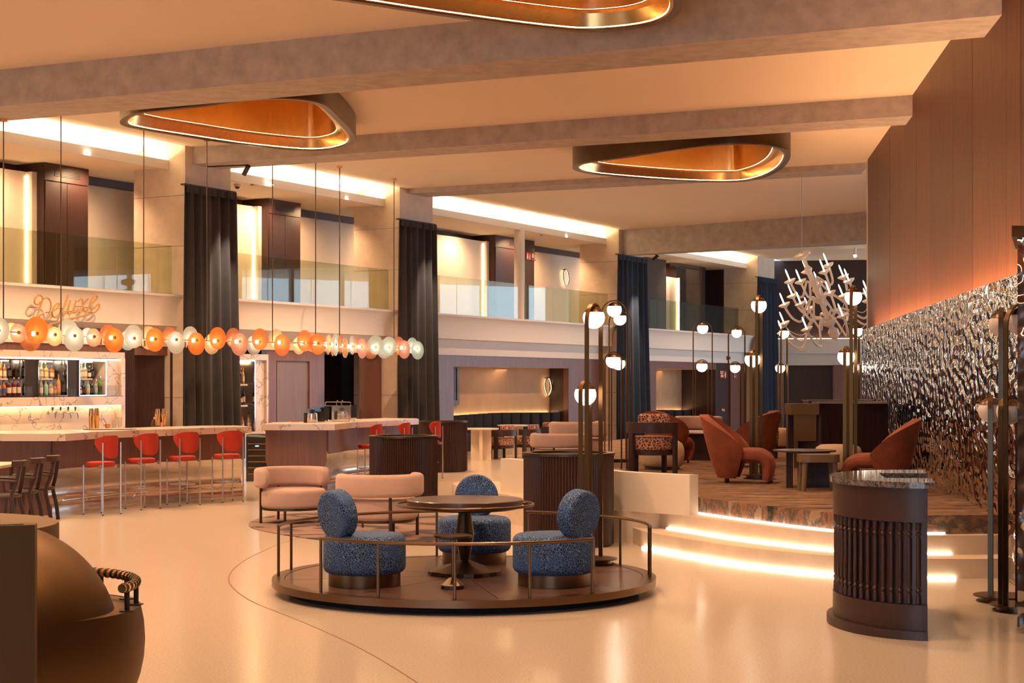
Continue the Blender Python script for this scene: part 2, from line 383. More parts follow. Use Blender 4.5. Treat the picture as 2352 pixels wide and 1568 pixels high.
struct(po, 'low curved cream parapet wall edging the raised lounge', 'wall')

# ================================================================ CEILING AND BEAMS
ZC = 6.58
c0, c1 = fac(-42,0), fac(36,0)
ce = MB().prism([(c0.x,c0.y),(c1.x,c1.y),(30,66),(30,-6),(-27,-6)], ZC, 6.76).build('ceiling', MT['ceiling'], ang=0); struct(ce, 'cream fabric lobby ceiling', 'ceiling')
def v2(p): return Vector((p.x,p.y))
def beam(t0, t1, b0, b1, zb, lab, ext=0.0, extr=0.0):
    """front top edge pixels at ZC, back bottom edge pixels at zb"""
    f0, f1, k0, k1 = v2(fl2(*t0,ZC)), v2(fl2(*t1,ZC)), v2(fl2(*b0,zb)), v2(fl2(*b1,zb))
    wl, wd = Vector((7.6,34.4)), Vector((.1245,1))
    u, v = f1-f0, k1-k0
    if extr: r0, r1 = f0+u.normalized()*extr, k0+v.normalized()*extr
    else: r0, r1 = isect(f0,u,wl,wd), isect(k0,v,wl,wd)
    l0, l1 = isect(f0,u,P0+BV*ext,AV), isect(k0,v,P0+BV*ext,AV)
    o = MB().prism([l0,r0,r1,l1], zb, ZC+.02).build('ceiling_beam', MT['concrete'], ang=0)
    struct(o, lab, 'beam'); return (l0,r0,r1,l1)
def fl2(x, y, z): d = F*(H-z)/(y-HY); return Vector(((x-CX)*d/F, d, z))
beam((0,160),(2300,-78),(0,279),(2265,85),6.02,'deep grey concrete beam crossing the ceiling nearest the open side')
beam((446,337.5),(2095,218),(700,376),(2079,287),6.235,'concrete beam crossing between the two full brass ceiling rings')
beam((934,433),(1992,373),(993,452),(1992,399.5),6.46,'shallow concrete beam behind the brass ring over the lounge')
beam((1430,528),(1992,486),(1700,575),(1992,561),5.79,'deep sandy concrete beam beyond the last brass ring', extr=24)

# ================================================================ RIGHT WALL
def wd_of(x): k = (x-CX)/F; return (7.6-34.4*.1245)/(k-.1245)
wr = MB().prism([(wallx(34.4)+.06,34.4),(wallx(34.4)+.5,34.4),(wallx(-6)+.5,-6),(wallx(-6)+.06,-6)], 0, 6.7).build('wall_right', MT['dwood'], ang=0); struct(wr, 'tall walnut panelled side wall', 'wall')
seams = [34.4]+[wd_of(x) for x in (2015,2044,2067,2105,2137.5,2190,2234,2312,2345)]
while seams[-1] > 1: seams.append(seams[-1]-1.25)
for a, b in zip(seams, seams[1:]):
    j = random.uniform(0,.006); a -= .008; b += .008
    MB().prism([(wallx(a)-j,a),(wallx(a)+.06,a),(wallx(b)+.06,b),(wallx(b)-j,b)], 2.4, ZC).build('wood_panel', MT[random.choice(('woodwall','woodwall2','woodwall3'))], wr, ang=0)
mw = MB().prism([(mirx(29.4)+.03,29.4),(mirx(29.4)+.18,29.4),(mirx(12.6)+.18,12.6),(mirx(12.6)+.03,12.6)], 0, 2.765).build('mirror_wall', MT['black'], ang=0)
struct(mw, 'hammered mirror metal wall below the walnut panels', 'wall')
def md_of(x): k = (x-CX)/F; return (4.57-15.07*.1268)/(k-.1268)
ms = [29.4, 27.9]+[25.6, 23.9]+[md_of(x) for x in (2089,2121,2158,2201,2251,2299)]+[13.8, 12.6]
for a, b in zip(ms, ms[1:]):
    MB().prism([(mirx(a-.006),a-.006),(mirx(a)+.03,a-.006),(mirx(b)+.03,b+.006),(mirx(b+.006),b+.006)], .01, 2.77).build('mirror_panel', MT['mirror'], mw, ang=0)
led = MB()
a_, b_ = 29.0, 10.0
led.prism([(mirx(a_)+.2,a_),(mirx(a_)+.26,a_),(mirx(b_)+.26,b_),(mirx(b_)+.2,b_)], 2.60, 2.63)
led.build('led_strip', MT['led'], mw, ang=0)
for d in (31,27,23,19,15):
    light('AREA','wall_wash',(wallx(d)-.20*.992,d+.20*.1235,2.70), 62, WARM2, 3.96, .06, aim=(wallx(d)-.02*.992,d+.02*.1235,3.1))
# near mirrored column
mc = thing('mirror_column', 'mirror clad column with bronze cap beside the unlit globe lamps', 'column'); mc['kind'] = 'structure'
q = at(2337,880,11.6)
MB().prism([(q.x,11.6),(q.x+1.2,11.9),(q.x+1.3,12.5),(q.x+.36,12.5)], 0, 2.85).build('cladding', MT['mirror'], mc, ang=0)
MB().prism([(q.x-.06,11.54),(q.x+1.3,11.84),(q.x+1.4,12.6),(q.x+.30,12.6)], 2.85, 2.93).build('cap', MT['bronze2'], mc, ang=0)

# ================================================================ GALLERY FACADE
SE = 32.3
cols = [(0,1.43,'column'),(7.85,9.36,'column'),(20.2,21.7,'column'),(32.3,34.1,'column')]
gs = MB().sweep([(-42,0),(SE+1,0)], [(.05,3.58),(.05,3.535),(.09,3.50),(.15,3.42),(.19,3.30),(.21,3.15),(.205,3.02),(.19,2.95),(.45,2.95),(.45,3.05),(3.2,3.05),(3.2,3.58)]).build('gallery_slab', MT['white'], M_=FM, ang=25)
struct(gs, 'white mezzanine slab edge with hollow moulded front', 'gallery')
fr = MB().box(-42,SE+1,.42,.6,2.54,2.95).build('wall_frieze', MT['white'], M_=FM, ang=0); struct(fr, 'white frieze band between mezzanine slab and wood wall', 'wall')
gw = MB().box(-42,SE+1,2.85,3.0,3.58,6.2).build('wall_gallery', MT['plaster'], M_=FM, ang=0); struct(gw, 'cream back wall of the mezzanine gallery', 'wall')
gb = MB().box(-42,SE+1,2.80,2.85,5.99,6.165).build('trim_band', MT['dwood'], gw, ang=0)
gc = MB().box(-42,SE+1,.5,3.0,6.165,6.2).build('ceiling_gallery', MT['ceiling'], M_=FM, ang=0); struct(gc, 'low ceiling of the mezzanine gallery', 'ceiling')
cv = thing('light_cove', 'long glowing light cove along the mezzanine edge', 'cove', M_=FM); cv['kind'] = 'structure'
for s0, s1 in ((-42,0),(1.43,7.85),(9.36,20.2),(21.7,32.3)):
    MB().box(s0,s1,.42,.5,6.13,6.31).build('fascia', MT['white'], cv, ang=0)
    MB().sweep([(s0,0),(s1,0)], [(1.4,6.2),(1.5,6.2),(1.5,6.77),(-.02,6.77),(-.02,6.70),(.3,6.70),(1.2,6.55)]).build('recess', MT['white'], cv, ang=0)
    MB().box(s0+.1,s1-.1,.66,.80,6.205,6.225).build('led_strip', MT['cove'], cv, ang=0)
for i, (s0, s1, nm) in enumerate(cols):
    lab = ['limestone column behind the curtain beside the back bar','limestone column behind the curtain past the coffee bar','limestone column with the curtain next to the globe lamp trio','limestone column at the far end behind the white chandelier'][i]
    t = thing('column', lab, 'column', M_=FM); t['kind'] = 'structure'
    MB().box(s0+.03,s1-.03,.03,1.36,0,6.75).build('core', MT['shade'], t, ang=0)
    zs = [0,.49,1.51,2.53,3.55,4.57,5.59,6.75]
    for a, b in zip(zs, zs[1:]):
        MB().box(s0,s1,0,.03,a+.004,b-.004).build('stone_panel', MT['stone'], t, ang=0)
        MB().box(s0,s0+.03,.034,1.36,a+.004,b-.004).build('stone_panel', MT['stone'], t, ang=0)
def wof(s, x):
    k = (x-CX)/F; return (k*(P0.y+s*AV.y)-P0.x-s*AV.x)/(BV.x-k*BV.y)
# mezzanine cabinets and lit niches
def cabinet(s0, s1, lab, seam=True):
    t = thing('cabinet_wall', lab, 'cabinet', M_=FM); t['kind'] = 'structure'
    MB().box(s0,s1,2.03,2.84,3.585,6.16).build('body', MT['dwood'], t, ang=0)
    m = (s0+s1)/2
    for a, b in ((s0+.02,m-.006),(m+.006,s1-.02)):
        MB().box(a,b,2.0,2.03,3.62,5.80).build('door', MT['dwood'], t, ang=0)
    MB().box(s0,s1,2.0,2.03,5.82,6.16).build('header', MT['dwood'], t, ang=0)
    g = MB()
    for k in range(5): g.box(m-.35,m+.35,1.985,2.0,5.92+k*.03,5.935+k*.03)
    g.build('vent_grille', MT['black'], t, ang=0)
    # lit niche beside it
    w0 = 2.36
    n = MB().sweep([(s0-.16-k*.25, 2.40+.36*(1-math.cos(min(1,k/7)*PI))/2*0+.03*math.sin(k*.8)) for k in range(0,16)], [(0,3.585),(.04,3.585),(.04,5.98),(0,5.98)])
    n.build('niche_panel', MT['plaster'], t, ang=60)
    MB().box(s0-.13,s0,2.22,2.42,3.585,5.98).build('post', MT['plaster'], t, ang=0)
    MB().box(s0-.165,s0-.14,2.34,2.365,3.6,5.9).build('led_strip', MT['led'], t, ang=0)
    return t
cabinet(-1.83,-.63,'dark wood cabinet on the gallery above the lettered sign')
cabinet(5.29,6.53,'dark wood cabinet on the gallery above the coffee bar')
cabinet(16.0,18.4,'wide dark wood cabinet behind the slim white gallery column')
# bay 4 gallery: dark wood with glass screen
t = thing('cabinet_wall', 'dark wood screen with a glowing panel at the end of the gallery', 'cabinet', M_=FM); t['kind'] = 'structure'
s0, s1, s2, s3, s4 = sx(1485,1.6), sx(1530,1.6), sx(1562,1.6), sx(1600,1.6), sx(1640,1.4)
MB().box(s0,s1,1.6,2.8,3.585,6.16).build('body', MT['dwood'], t, ang=0)
MB().box(s1,s2,1.7,1.75,3.585,5.6).build('niche_panel', MT['plaster'], t, ang=0)
MB().box(s2-.06,s2,1.62,1.66,3.6,5.6).build('led_strip', MT['led'], t, ang=0)
MB().box(s2+.02,s4,1.75,2.8,3.585,6.16).build('body', MT['dwood'], t, ang=0)
MB().box(s1,s3,1.45,1.47,3.6,6.1).build('glass_screen', MT['clear'], t, ang=0)
MB().box(s3,s3+.05,1.44,1.5,3.6,6.1).build('post', MT['bronze2'], t, ang=0)
# slim column
p = sx(1194.5,.5)
so = MB().cyl(p,.52,3.58,6.2,.15,24).build('column_slim', MT['white'], M_=FM); struct(so, 'slim round white column standing on the gallery edge', 'column')
# glass railings
rails = [([-900,-420,-150,130,269,395],'glass balustrade above the lettered sign'),([545,614.6,714.5,806,892],'glass balustrade above the coffee bar'),
         ([1003,1049,1121,1190],'glass balustrade before the slim white column'),([1206,1271,1335,1396],'glass balustrade after the slim white column'),([1492,1510,1609,1654,1696],'glass balustrade at the far end of the gallery')]
for xs, lab in rails:
    t = thing('glass_railing', lab, 'railing', M_=FM, group='gallery balustrades')
    ss = [sx(x,.34) for x in xs]
    for a, b in zip(ss, ss[1:]): MB().box(a+.012,b-.012,.334,.352,3.585,4.58).build('pane', MT['glass'], t, ang=0)
    MB().box(ss[0],ss[-1],.31,.376,3.58,3.61).build('base_channel', MT['alu'], t, ang=0)
# downlights in the gallery ceiling
for x, y, wh in ((202,353,'above the sign cabinet'),(622,424,'next to the smoke detector and dome camera'),(795,456,'between cabinet and column over the coffee bar'),(1075,505,'before the slim white column'),(1300,543,'over the gallery wall sconce')):
    p = fl2(x,y,6.16)
    tag(MB().cyl(0,0,0,.012,.055,16).build('downlight', MT['down'], loc=(p.x,p.y,6.152)), 'small recessed gallery downlight '+wh, 'downlight', 'gallery downlights')
for x, y, n in ((545,423,'dome'),(579,421,'box'),(1243,537,'box')):
    p = fl2(x,y,6.16)
    if n == 'dome':
        t = thing('security_camera','white dome security camera under the gallery ceiling','camera',(p.x,p.y,6.165))
        MB().cyl(0,0,-.06,0,.075,20).build('housing', MT['white'], t); MB().sphere((0,0,-.06),.055).build('dome', MT['gloss'], t)
    else:
        t = thing('smoke_detector','small white smoke detector '+('next to the dome camera' if x < 900 else 'over the wide gallery cabinet'),'detector',(p.x,p.y,6.165))
        MB().cyl(0,0,-.04,0,.05,16).build('body', MT['white'], t); MB().cyl(0,0,-.055,-.04,.035,16).build('vent', MT['black'], t)

# ---------------- lower wall in bays
W0, W1 = .45, .62
lw = thing('wall_left', 'mahogany panelled wall under the gallery', 'wall', M_=FM); lw['kind'] = 'structure'
def wp(xa, xb, z0, z1, m='wood', w0=W0, w1=W1, nm='wall_panel'): return MB().box(sx(xa,w0),sx(xb,w0),w0,w1,z0,z1).build(nm, MT[m], lw, ang=0)
# bay 1: fluted wood beside the back bar
sA, sB = sx(288,.4), sx(395,.3)
MB().sweep([(sA+(sB-sA)*i/20, .5+.22*math.sin(PI*i/20)) for i in range(21)], [(0,0),(.06,0),(.06,2.56),(0,2.56)]).build('curved_panel', MT['dwood'], lw, ang=60)
for k in range(9):
    s_ = sx(288,.3)+k*.035; MB().cyl(s_,.34,0,2.56,.016,8).build('flute', MT['dwood'], lw)
for k in range(7):
    s_ = sx(396,.3)+k*.035; MB().cyl(s_,.34,0,2.56,.016,8).build('flute', MT['dwood'], lw)
MB().box(1.4,33,2.45,2.6,0,2.9).build('backing', MT['dwood'], lw, ang=0)
MB().box(-42,.03,.8,.95,0,2.56).build('backing', MT['dwood'], lw, ang=0)
MB().box(sx(-2000,.42),sx(410,.42),.46,.8,2.36,2.545).build('header', MT['wood'], lw, ang=0)
MB().box(sx(0,.4),sx(280,.4),.40,.42,2.70,2.86).build('vent_band', MT['white'], lw, ang=0)
for k in range(5): MB().box(sx(95,.4),sx(255,.4),.385,.40,2.72+k*.028,2.733+k*.028).build('vent_slat', MT['shade'], lw, ang=0)
# bay 2
wp(615,635,0,2.56); wp(711,745,0,2.56); wp(635,711,2.30,2.56,nm='door_header')
do = MB().box(sx(635.5,.5),sx(710.5,.5),.49,.56,0,2.29).build('door_1', mat('pale_plum_wood',(.20,.145,.145),.45,var=(3,.12),stretch=(10,10,.5)), M_=FM, ang=0); struct(do, 'flush plum wood door beside the dark doorway', 'door')
MB().box(sx(740,.6),sx(890,.6),2.0,2.1,0,2.56).build('recess_back', MT['dwood'], lw, ang=0)
MB().box(sx(745,.6)-.1,sx(745,.6),.62,2.0,0,2.56).build('recess_side', MT['dwood'], lw, ang=0)
MB().box(sx(745,.6),sx(890,.6),.62,2.0,2.5,2.56).build('recess_top', MT['dwood'], lw, ang=0)
sA, sB = sx(830,.5), sx(884,.5)
MB().sweep([(sA+(sB-sA)*i/12, .5+.12*math.sin(PI*i/12)) for i in range(13)], [(0,0),(.05,0),(.05,2.56),(0,2.56)]).build('curved_panel', MT['wood'], lw, ang=60)
# bay 3 with niche
nt_, nb_ = fz(1042,841,W0), .0
wp(985,1042,0,2.56); wp(1306,1432,0,2.56); wp(1042,1306,nt_,2.56,nm='niche_header')
sN0, sN1 = sx(1042,W0), sx(1306,W0); wN = wof(sN1,1279); wN = max(1.1, min(2.4, wN))
nb = MB().box(sN0-.1,sN1+.1,wN,wN+.1,0,2.6).build('niche_back', MT['tan'], lw, ang=0)
MB().box(sN1,sN1+.1,W1,wN,0,2.56).build('niche_side', MT['dwood'], lw, ang=0); MB().box(sN0-.1,sN0,W1,wN,0,2.56).build('niche_side', MT['dwood'], lw, ang=0)
MB().box(sN0,sN1,W1,wN,nt_+.0,nt_+.08).build('niche_top', MT['tan'], lw, ang=0)
# bay 4 with niche
mt_ = fz(1507,846,W0)
wp(1480,1507,0,2.56); wp(1678,1745,0,2.56); wp(1507,1645,mt_,2.56,nm='niche_header')
MB().box(sx(1645,W0),sx(1678,W0),W0+.03,W1,0,2.56).build('wall_panel', MT['dwood'], lw, ang=0)
sM0, sM1 = sx(1507,W0), sx(1645,W0); wM = 1.8
MB().box(sM0-.1,sM1+.1,wM,wM+.1,0,2.6).build('niche_back', MT['tan'], lw, ang=0)
MB().box(sM1,sM1+.1,W1,wM,0,2.56).build('niche_side', MT['dwood'], lw, ang=0); MB().box(sM0-.1,sM0,W1,wM,0,2.56).build('niche_side', MT['dwood'], lw, ang=0)
MB().box(sM0,sM1,W1,wM,mt_,mt_+.08).build('niche_top', MT['tan'], lw, ang=0)

# ================================================================ FAR END WALL, OTHER WALLS, WINDOWS
fe = thing('wall_far', 'dark wood end wall above a white slab beyond the chandelier', 'wall'); fe['kind'] = 'structure'
cur = [(9.9+i*1.2, 63.2-.9*math.sin(PI*min(1,i/9))) for i in range(0,14)]
MB().sweep(cur, [(0,3.5),(.2,3.5),(.2,6.6),(0,6.6)]).build('wood_panel', MT['dwood'], fe, ang=60)
MB().sweep([(x,y-.45) for x,y in cur], [(0,2.95),(.5,2.95),(.5,3.52),(0,3.52)]).build('slab', MT['white'], fe, ang=60)
MB().sweep([(x,y-.25) for x,y in cur], [(0,2.5),(.3,2.5),(.3,2.95),(0,2.95)]).build('frieze', MT['white'], fe, ang=60)
MB().sweep([(x,y-.20) for x,y in cur], [(0,3.525),(.05,3.525),(.05,3.545),(0,3.545)]).build('led_strip', MT['led'], fe, ang=0)
MB().sweep(cur, [(0,0),(.2,0),(.2,2.5),(0,2.5)]).build('wood_panel', MT['dwood'], fe, ang=60)
k = at(1924,860,61); MB().box(k.x,k.x+4,61.6,61.9,0,2.5).build('wall_panel', MT['pwood'], fe, ang=0)
wb = MB().box(-30,-10,-6.3,-6,0,6.7).box(-2,32,-6.3,-6,0,6.7).box(-10,-2,-6.3,-6,5.2,6.7).build('wall_back', MT['plaster'], ang=0)
w4 = thing('fill_window', 'unseen glazing with white mullions added behind the lobby as cool fill', 'window'); w4['kind'] = 'structure'  # glazing added in the unseen end wall for cool fill from behind
for i in range(5): MB().box(-10+i*2-.06,-10+i*2+.06,-6.25,-6.05,0,5.2).build('mullion', MT['white'], w4, ang=0)
MB().box(-10,-2,-6.17,-6.14,0,5.2).build('pane', MT['clear'], w4, ang=0)
pt = light('AREA','window_portal',(-6,-5.9,2.6), 1, (1,1,1), 8, 5.2, aim=(-6,10,2.6)); pt.data.cycles.is_portal = True
struct(wb, 'cream wall at the unseen end of the lobby', 'wall')
w2 = MB().box(wallx(34.4)+.06,26,34.4,34.8,0,6.7).build('wall_right_return', MT['plaster'], ang=0); struct(w2, 'wall closing the lounge behind the walnut wall', 'wall')
w3 = MB().box(23.9,26,62.5,63,0,6.7).build('wall_window_side', MT['plaster'], ang=0); struct(w3, 'short wall at the end of the window front', 'wall')
wi = thing('window_1', 'tall mullioned window front lighting the far lounge', 'window'); wi['kind'] = 'structure'
for i in range(13):
    MB().box(23.9,24.15,34.8+i*2.31-.07,34.8+i*2.31+.07,0,6.58).build('mullion', MT['white'], wi, ang=0)
MB().box(23.9,24.15,34.8,62.5,2.95,3.55).build('transom', MT['white'], wi, ang=0)
MB().box(24.0,24.03,34.8,62.5,0,6.58).build('pane', MT['clear'], wi, ang=0)
pt = light('AREA','window_portal',(23.8,48.6,3.3), 1, (1,1,1), 28, 6.6, aim=(0,48.6,3.3)); pt.data.cycles.is_portal = True

ge = MB().box(33.0,33.2,1.2,3.1,0,6.7).build('wall_gallery_end', MT['dwood'], M_=FM, ang=0); struct(ge, 'dark wall closing the far end of the gallery', 'wall')
for s_ in (-6,-3.2,-.9,2.8,5.0,7.0,11,14,17,19.4,24,28): light('SPOT','gallery_downlight', fac(s_,1.5,6.1), 130, WARM, .05, aim=fac(s_,2.4,3.6), spot=150, blend=.8)
p = fac((sN0+sN1)/2,(W1+wN)/2,nt_-.05); light('AREA','niche_fill', p, 5, WARM, .3, 3.0, aim=(p.x,p.y,0))  # area fill added under both niche tops to warm their back walls
p = fac((sM0+sM1)/2,1.3,mt_-.05); light('AREA','niche_fill', p, 3, WARM2, .3, 2.0, aim=(p.x,p.y,0))
# ================================================================ CURTAINS
def curtain(xa, xb, xb2, lab, m):
    s0, s1, s2 = sx(xa,-.12), sx(xb,-.12), sx(xb2,-.12); n = 6
    def fn(u, v):
        top = v; sr_ = s2+(s1-s2)*v; s_ = s0+(sr_-s0)*u
        amp = .06+.05*(1-v)
        return (s_, -.14+amp*math.sin(u*n*2*PI+.9*math.sin(5*u)+.5*math.sin(3*v))*(.75+.25*math.sin(9*u+1)), .02+5.75*v)
    t = thing('curtain', lab, 'curtain', M_=FM, group='full height velvet curtains on the columns')
    mb = MB().surf(fn, 150, 10)
    o = mb.build('drape', MT[m], t, ang=80)
    md = o.modifiers.new('thick','SOLIDIFY'); md.thickness = .012
    MB().box(s0-.02,s1+.02,-.13,-.02,5.77,5.80).build('track', MT['black'], t, ang=0)
    h = MB(); h.surf(lambda u,v: (s0+(s1-s0)*u, -.16+.012*math.sin(u*70), 5.62+.15*v), 60, 2); h.build('heading', MT[m], t, ang=80)
curtain(425,540,551,'charcoal velvet curtain between the back bar and the coffee bar','curtain')
curtain(918,1000,1006,'charcoal velvet curtain beside the glowing banquette niche','curtain')
curtain(1420,1484,1492,'navy velvet curtain behind the trio of globe lamps','navy')
curtain(1741,1783,1787,'navy velvet curtain behind the white chandelier','navy')
def trackspot(x, y, ax, ay, lab, s_t):
    p = at(x, y, fac(sx(x,-.9),-.9).y); a = fac(s_t,-.1,5.2)
    t = thing('track_spotlight', lab, 'spotlight')
    q = fac(s_t-.4,-.05); zt = p.z+.1
    MB().tube([(p.x,p.y,zt),(q.x,q.y,zt)], .018, flat=(.018,.018)).build('track', MT['black'], t, ang=0)
    d = (a-p).normalized()
    MB().tube([p-d*.1, p+d*.12], .05, 12).build('lamp_head', MT['black'], t); MB().tube([p-Vector((0,0,.0)), Vector((p.x,p.y,zt))], .015).build('bracket', MT['black'], t)
    light('SPOT','curtain_spot', p+d*.2, 700, (1,.8,.55), .03, aim=fac(s_t,-.15,3.6), spot=30, blend=1)
trackspot(566,390,0,0,'black track spotlight aimed at the curtain near the coffee bar', 1.0)
trackspot(1506,591,0,0,'black track spotlight under the sandy beam aimed at a navy curtain', 21.0)
p = fac(8.8,-1.1,6.2); light('SPOT','curtain_spot', p, 700, (1,.8,.55), .03, aim=fac(8.8,-.15,3.8), spot=30, blend=1)
# ================================================================ BRASS CEILING RINGS
def ring_lamp(pts, lab, zb=6.18):
    P = [(q.x,q.y) for q in spline([(a,b,0) for a,b in pts], 10, True)]
    n = len(P); ar = sum(P[i][0]*P[(i+1)%n][1]-P[(i+1)%n][0]*P[i][1] for i in range(n))
    if ar < 0: P = P[::-1]
    t = thing('ceiling_ring_light', lab, 'ceiling light', group='brass pebble shaped ceiling lights')
    sw = lambda prof, nm, m, loop=True: MB().sweep(P, prof, True, loop).build(nm, MT[m], t, ang=40)
    sw([(0,zb),(.012,zb),(.012,6.575),(0,6.575)], 'outer_shell', 'bronze')
    sw([(.0,zb-.012),(.10,zb-.012),(.10,zb),(.0,zb)], 'lower_lip', 'bronze2')
    sw([(.14,zb+.02),(.15,zb+.02),(.19,6.36),(.17,6.36)], 'lower_liner', 'brass')
    sw([(.122,zb+.012),(.138,zb+.012),(.138,zb+.03),(.122,zb+.03)], 'led_strip', 'ledr')
    sw([(.0,zb),(.14,zb),(.14,zb+.01),(.0,zb+.01)], 'lip_floor', 'brass')
    sw([(.17,6.36),(.34,6.36),(.34,6.375),(.17,6.375)], 'ledge', 'brass')
    sw([(.315,6.376),(.335,6.376),(.335,6.40),(.315,6.40)], 'led_strip', 'ledr')
    sw([(.345,6.376),(.355,6.376),(.42,7.30),(.40,7.30)], 'upper_liner', 'brass')
    Q = MB(); Q.sweep(P, [(.40,7.30),(.42,7.31)], True, False); q2 = [(v[0],v[1]) for v in Q.v[::2]]
    MB().prism(q2, 7.30, 7.34).build('reflector', MT['brass'], t, ang=0)
    cut = MB(); cut.sweep(P, [(.30,6.4),(.30,6.9)], True, False); q3 = [(v[0],v[1]) for v in cut.v[::2]]
    co = MB().prism(q3, 6.4, 6.9).build('cutter', MT['brass'], None, ang=0)
    md = ce.modifiers.new('hole','BOOLEAN'); md.object = co; md.operation = 'DIFFERENCE'; md.solver = 'EXACT'
    dg = bpy.context.evaluated_depsgraph_get(); me2 = bpy.data.meshes.new_from_object(ce.evaluated_get(dg)); ce.modifiers.clear(); ce.data = me2
    bpy.data.objects.remove(co)
    return t
ring_lamp([(-6.60,27.15),(-6.2,26.2),(-5.13,25.5),(-3.9,24.75),(-3.05,25.05),(-2.85,26.5),(-2.80,28.9),(-3.2,30.0),(-3.9,30.3),(-4.93,29.6),(-5.71,28.7),(-6.4,27.8)], 'brass ring light hung between the first two beams near the bar')
ring_lamp([(1.23,32.7),(1.45,33.4),(2.06,34.0),(3.62,34.85),(4.86,35.0),(5.35,34.2),(5.50,32.6),(5.28,30.6),(4.72,29.6),(3.93,29.45),(3.2,30.0),(2.2,31.1),(1.4,32.0)], 'brass ring light hung over the raised lounge')
ring_lamp([(-2.6,17.9),(-1.55,18.7),(-.49,19.4),(.41,19.9),(.99,20.05),(1.66,19.75),(1.97,19.1),(1.85,17.9),(1.4,16.7),(.4,15.6),(-.7,15.3),(-1.8,15.9),(-2.7,16.9)], 'brass ring light hung in front of the deep grey beam')

# ================================================================ ROUND PLATFORM WITH RAIL
CXp, CYp, RP, DZ = -.415, 14.1, 1.67, .12
rp = thing('round_platform', 'round dark wood seating platform edged in bronze', 'platform', (CXp,CYp,0))
MB().cyl(0,0,0,.06,1.52,64).build('plinth', MT['shade'], rp)
MB().ring(0,0,.062,.122,RP-.11,RP,96).build('rim', MT['bronze2'], rp)
for k in range(8):
    a0, a1 = 2*PI*k/8+.2, 2*PI*(k+1)/8+.2-.003
    MB().prism([(0.004*math.cos((a0+a1)/2),.004*math.sin((a0+a1)/2))]+arc(0,0,RP-.114,a0+.002,a1,10), .062, DZ).build('floor_board', MT['table'], rp, ang=0).rotation_euler = (0,0,0)
def rail(a0, a1, posts, lab):
    t = thing('guard_rail', lab, 'railing', (CXp,CYp,DZ), group='bronze rails on the round platform')
    r = RP-.05; A = lambda g: math.radians(g)
    MB().tube([(r*math.cos(A(a)),r*math.sin(A(a)),.435) for a in [a0+(a1-a0)*i/40 for i in range(41)]], .014, 8).build('hand_rail', MT['bronze2'], t)
    for g in posts: MB().cyl(r*math.cos(A(g)),r*math.sin(A(g)),.003,.43,.0125,10).build('post', MT['bronze2'], t)
rail(-134,-49,(-133.7,-113,-91,-70,-49.3),'bronze rail arc with five posts on the round platform')
rail(183,101,(182.7,166,133,101.3),'bronze rail arc behind the pair of pink armchairs side of the platform')
rail(70,-5,(69.7,29,2,-4.7),'bronze rail arc beside the globe lamp on the round platform')

# pedestal table
tb = thing('pedestal_table', 'round dark table with bronze ring and faceted pedestal', 'table', (-.417,14.2,DZ))
tt = MB().lathe([(0,.605),(.50,.605),(.51,.612),(.51,.655),(.505,.66),(0,.66)], 64); tt.build('table_top', MT['table'], tb)
MB().lathe([(0,.575),(.46,.575),(.505,.59),(.505,.606),(0,.606)], 64).build('under_plate', MT['bronze2'], tb)
rg = MB().tube([(.605*math.cos(2*PI*i/64),.605*math.sin(2*PI*i/64),.615) for i in range(64)], .012, 8, True); rg.build('ring_rail', MT['bronze2'], tb)
for g in (0,90,180,270): MB().tube([(.49*math.cos(math.radians(g+20)),.49*math.sin(math.radians(g+20)),.60),(.605*math.cos(math.radians(g+20)),.605*math.sin(math.radians(g+20)),.615)], .008).build('bracket', MT['bronze2'], tb)
MB().lathe([(.03,.10),(.05,.16),(.085,.36),(.05,.575)], 12).build('pedestal', MT['bronze'], tb, ang=10)
fb = MB()
fb.lathe([(.33,.002),(.33,.035),(.20,.065),(.03,.13)], 24, mod=lambda i: 1 if i%3 else .93); fb.build('foot', MT['bronze'], tb, ang=10)
# small side table
def side_table(loc, lab, h=.44, r=.157):
    t = thing('side_table', lab, 'table', loc)
    MB().lathe([(0,h-.025),(r-.01,h-.025),(r,h-.018),(r,h-.002),(r-.006,h),(0,h)], 40).build('table_top', MT['bronze'], t)
    MB().cyl(0,0,.09,h-.026,.012,12).build('stem', MT['bronze2'], t)
    MB().lathe([(.10,.002),(.10,.03),(.03,.09)], 14).build('foot', MT['bronze'], t, ang=10)
side_table((at(1040,1000,13.2).x,13.2,DZ), 'small bronze side table on a faceted foot inside the platform rail')
# blue chairs
def blue_chair(x, y, dx, dy, lab):
    t = thing('swivel_chair', lab, 'chair', (x,y,DZ), math.atan2(dy,dx), group='blue velvet chairs on the round platform')
    MB().lathe([(.30,.002),(.30,.115)], 64).build('base_ring', MT['bronze2'], t)
    MB().lathe(rcyl(.345,.10,.425,.06), 64).build('seat', MT['blue'], t, ang=60)
    b = MB().lathe(rcyl(.205,-.075,.075,.03), 48)
    b.turn(Matrix.Translation((-.27,0,.60)) @ Matrix.Rotation(math.radians(-8),4,'Y') @ Matrix.Rotation(PI/2,4,'Y')); b.build('backrest', MT['blue'], t, ang=60)
blue_chair(-1.233,13.47,.816,.68,'blue velvet swivel chair beside the open end of the rail')
blue_chair(.35,13.47,-.77,.70,'blue velvet swivel chair in front of the globe lamp')
blue_chair(-.355,15.15,-.06,-1,'blue velvet swivel chair behind the pedestal table')

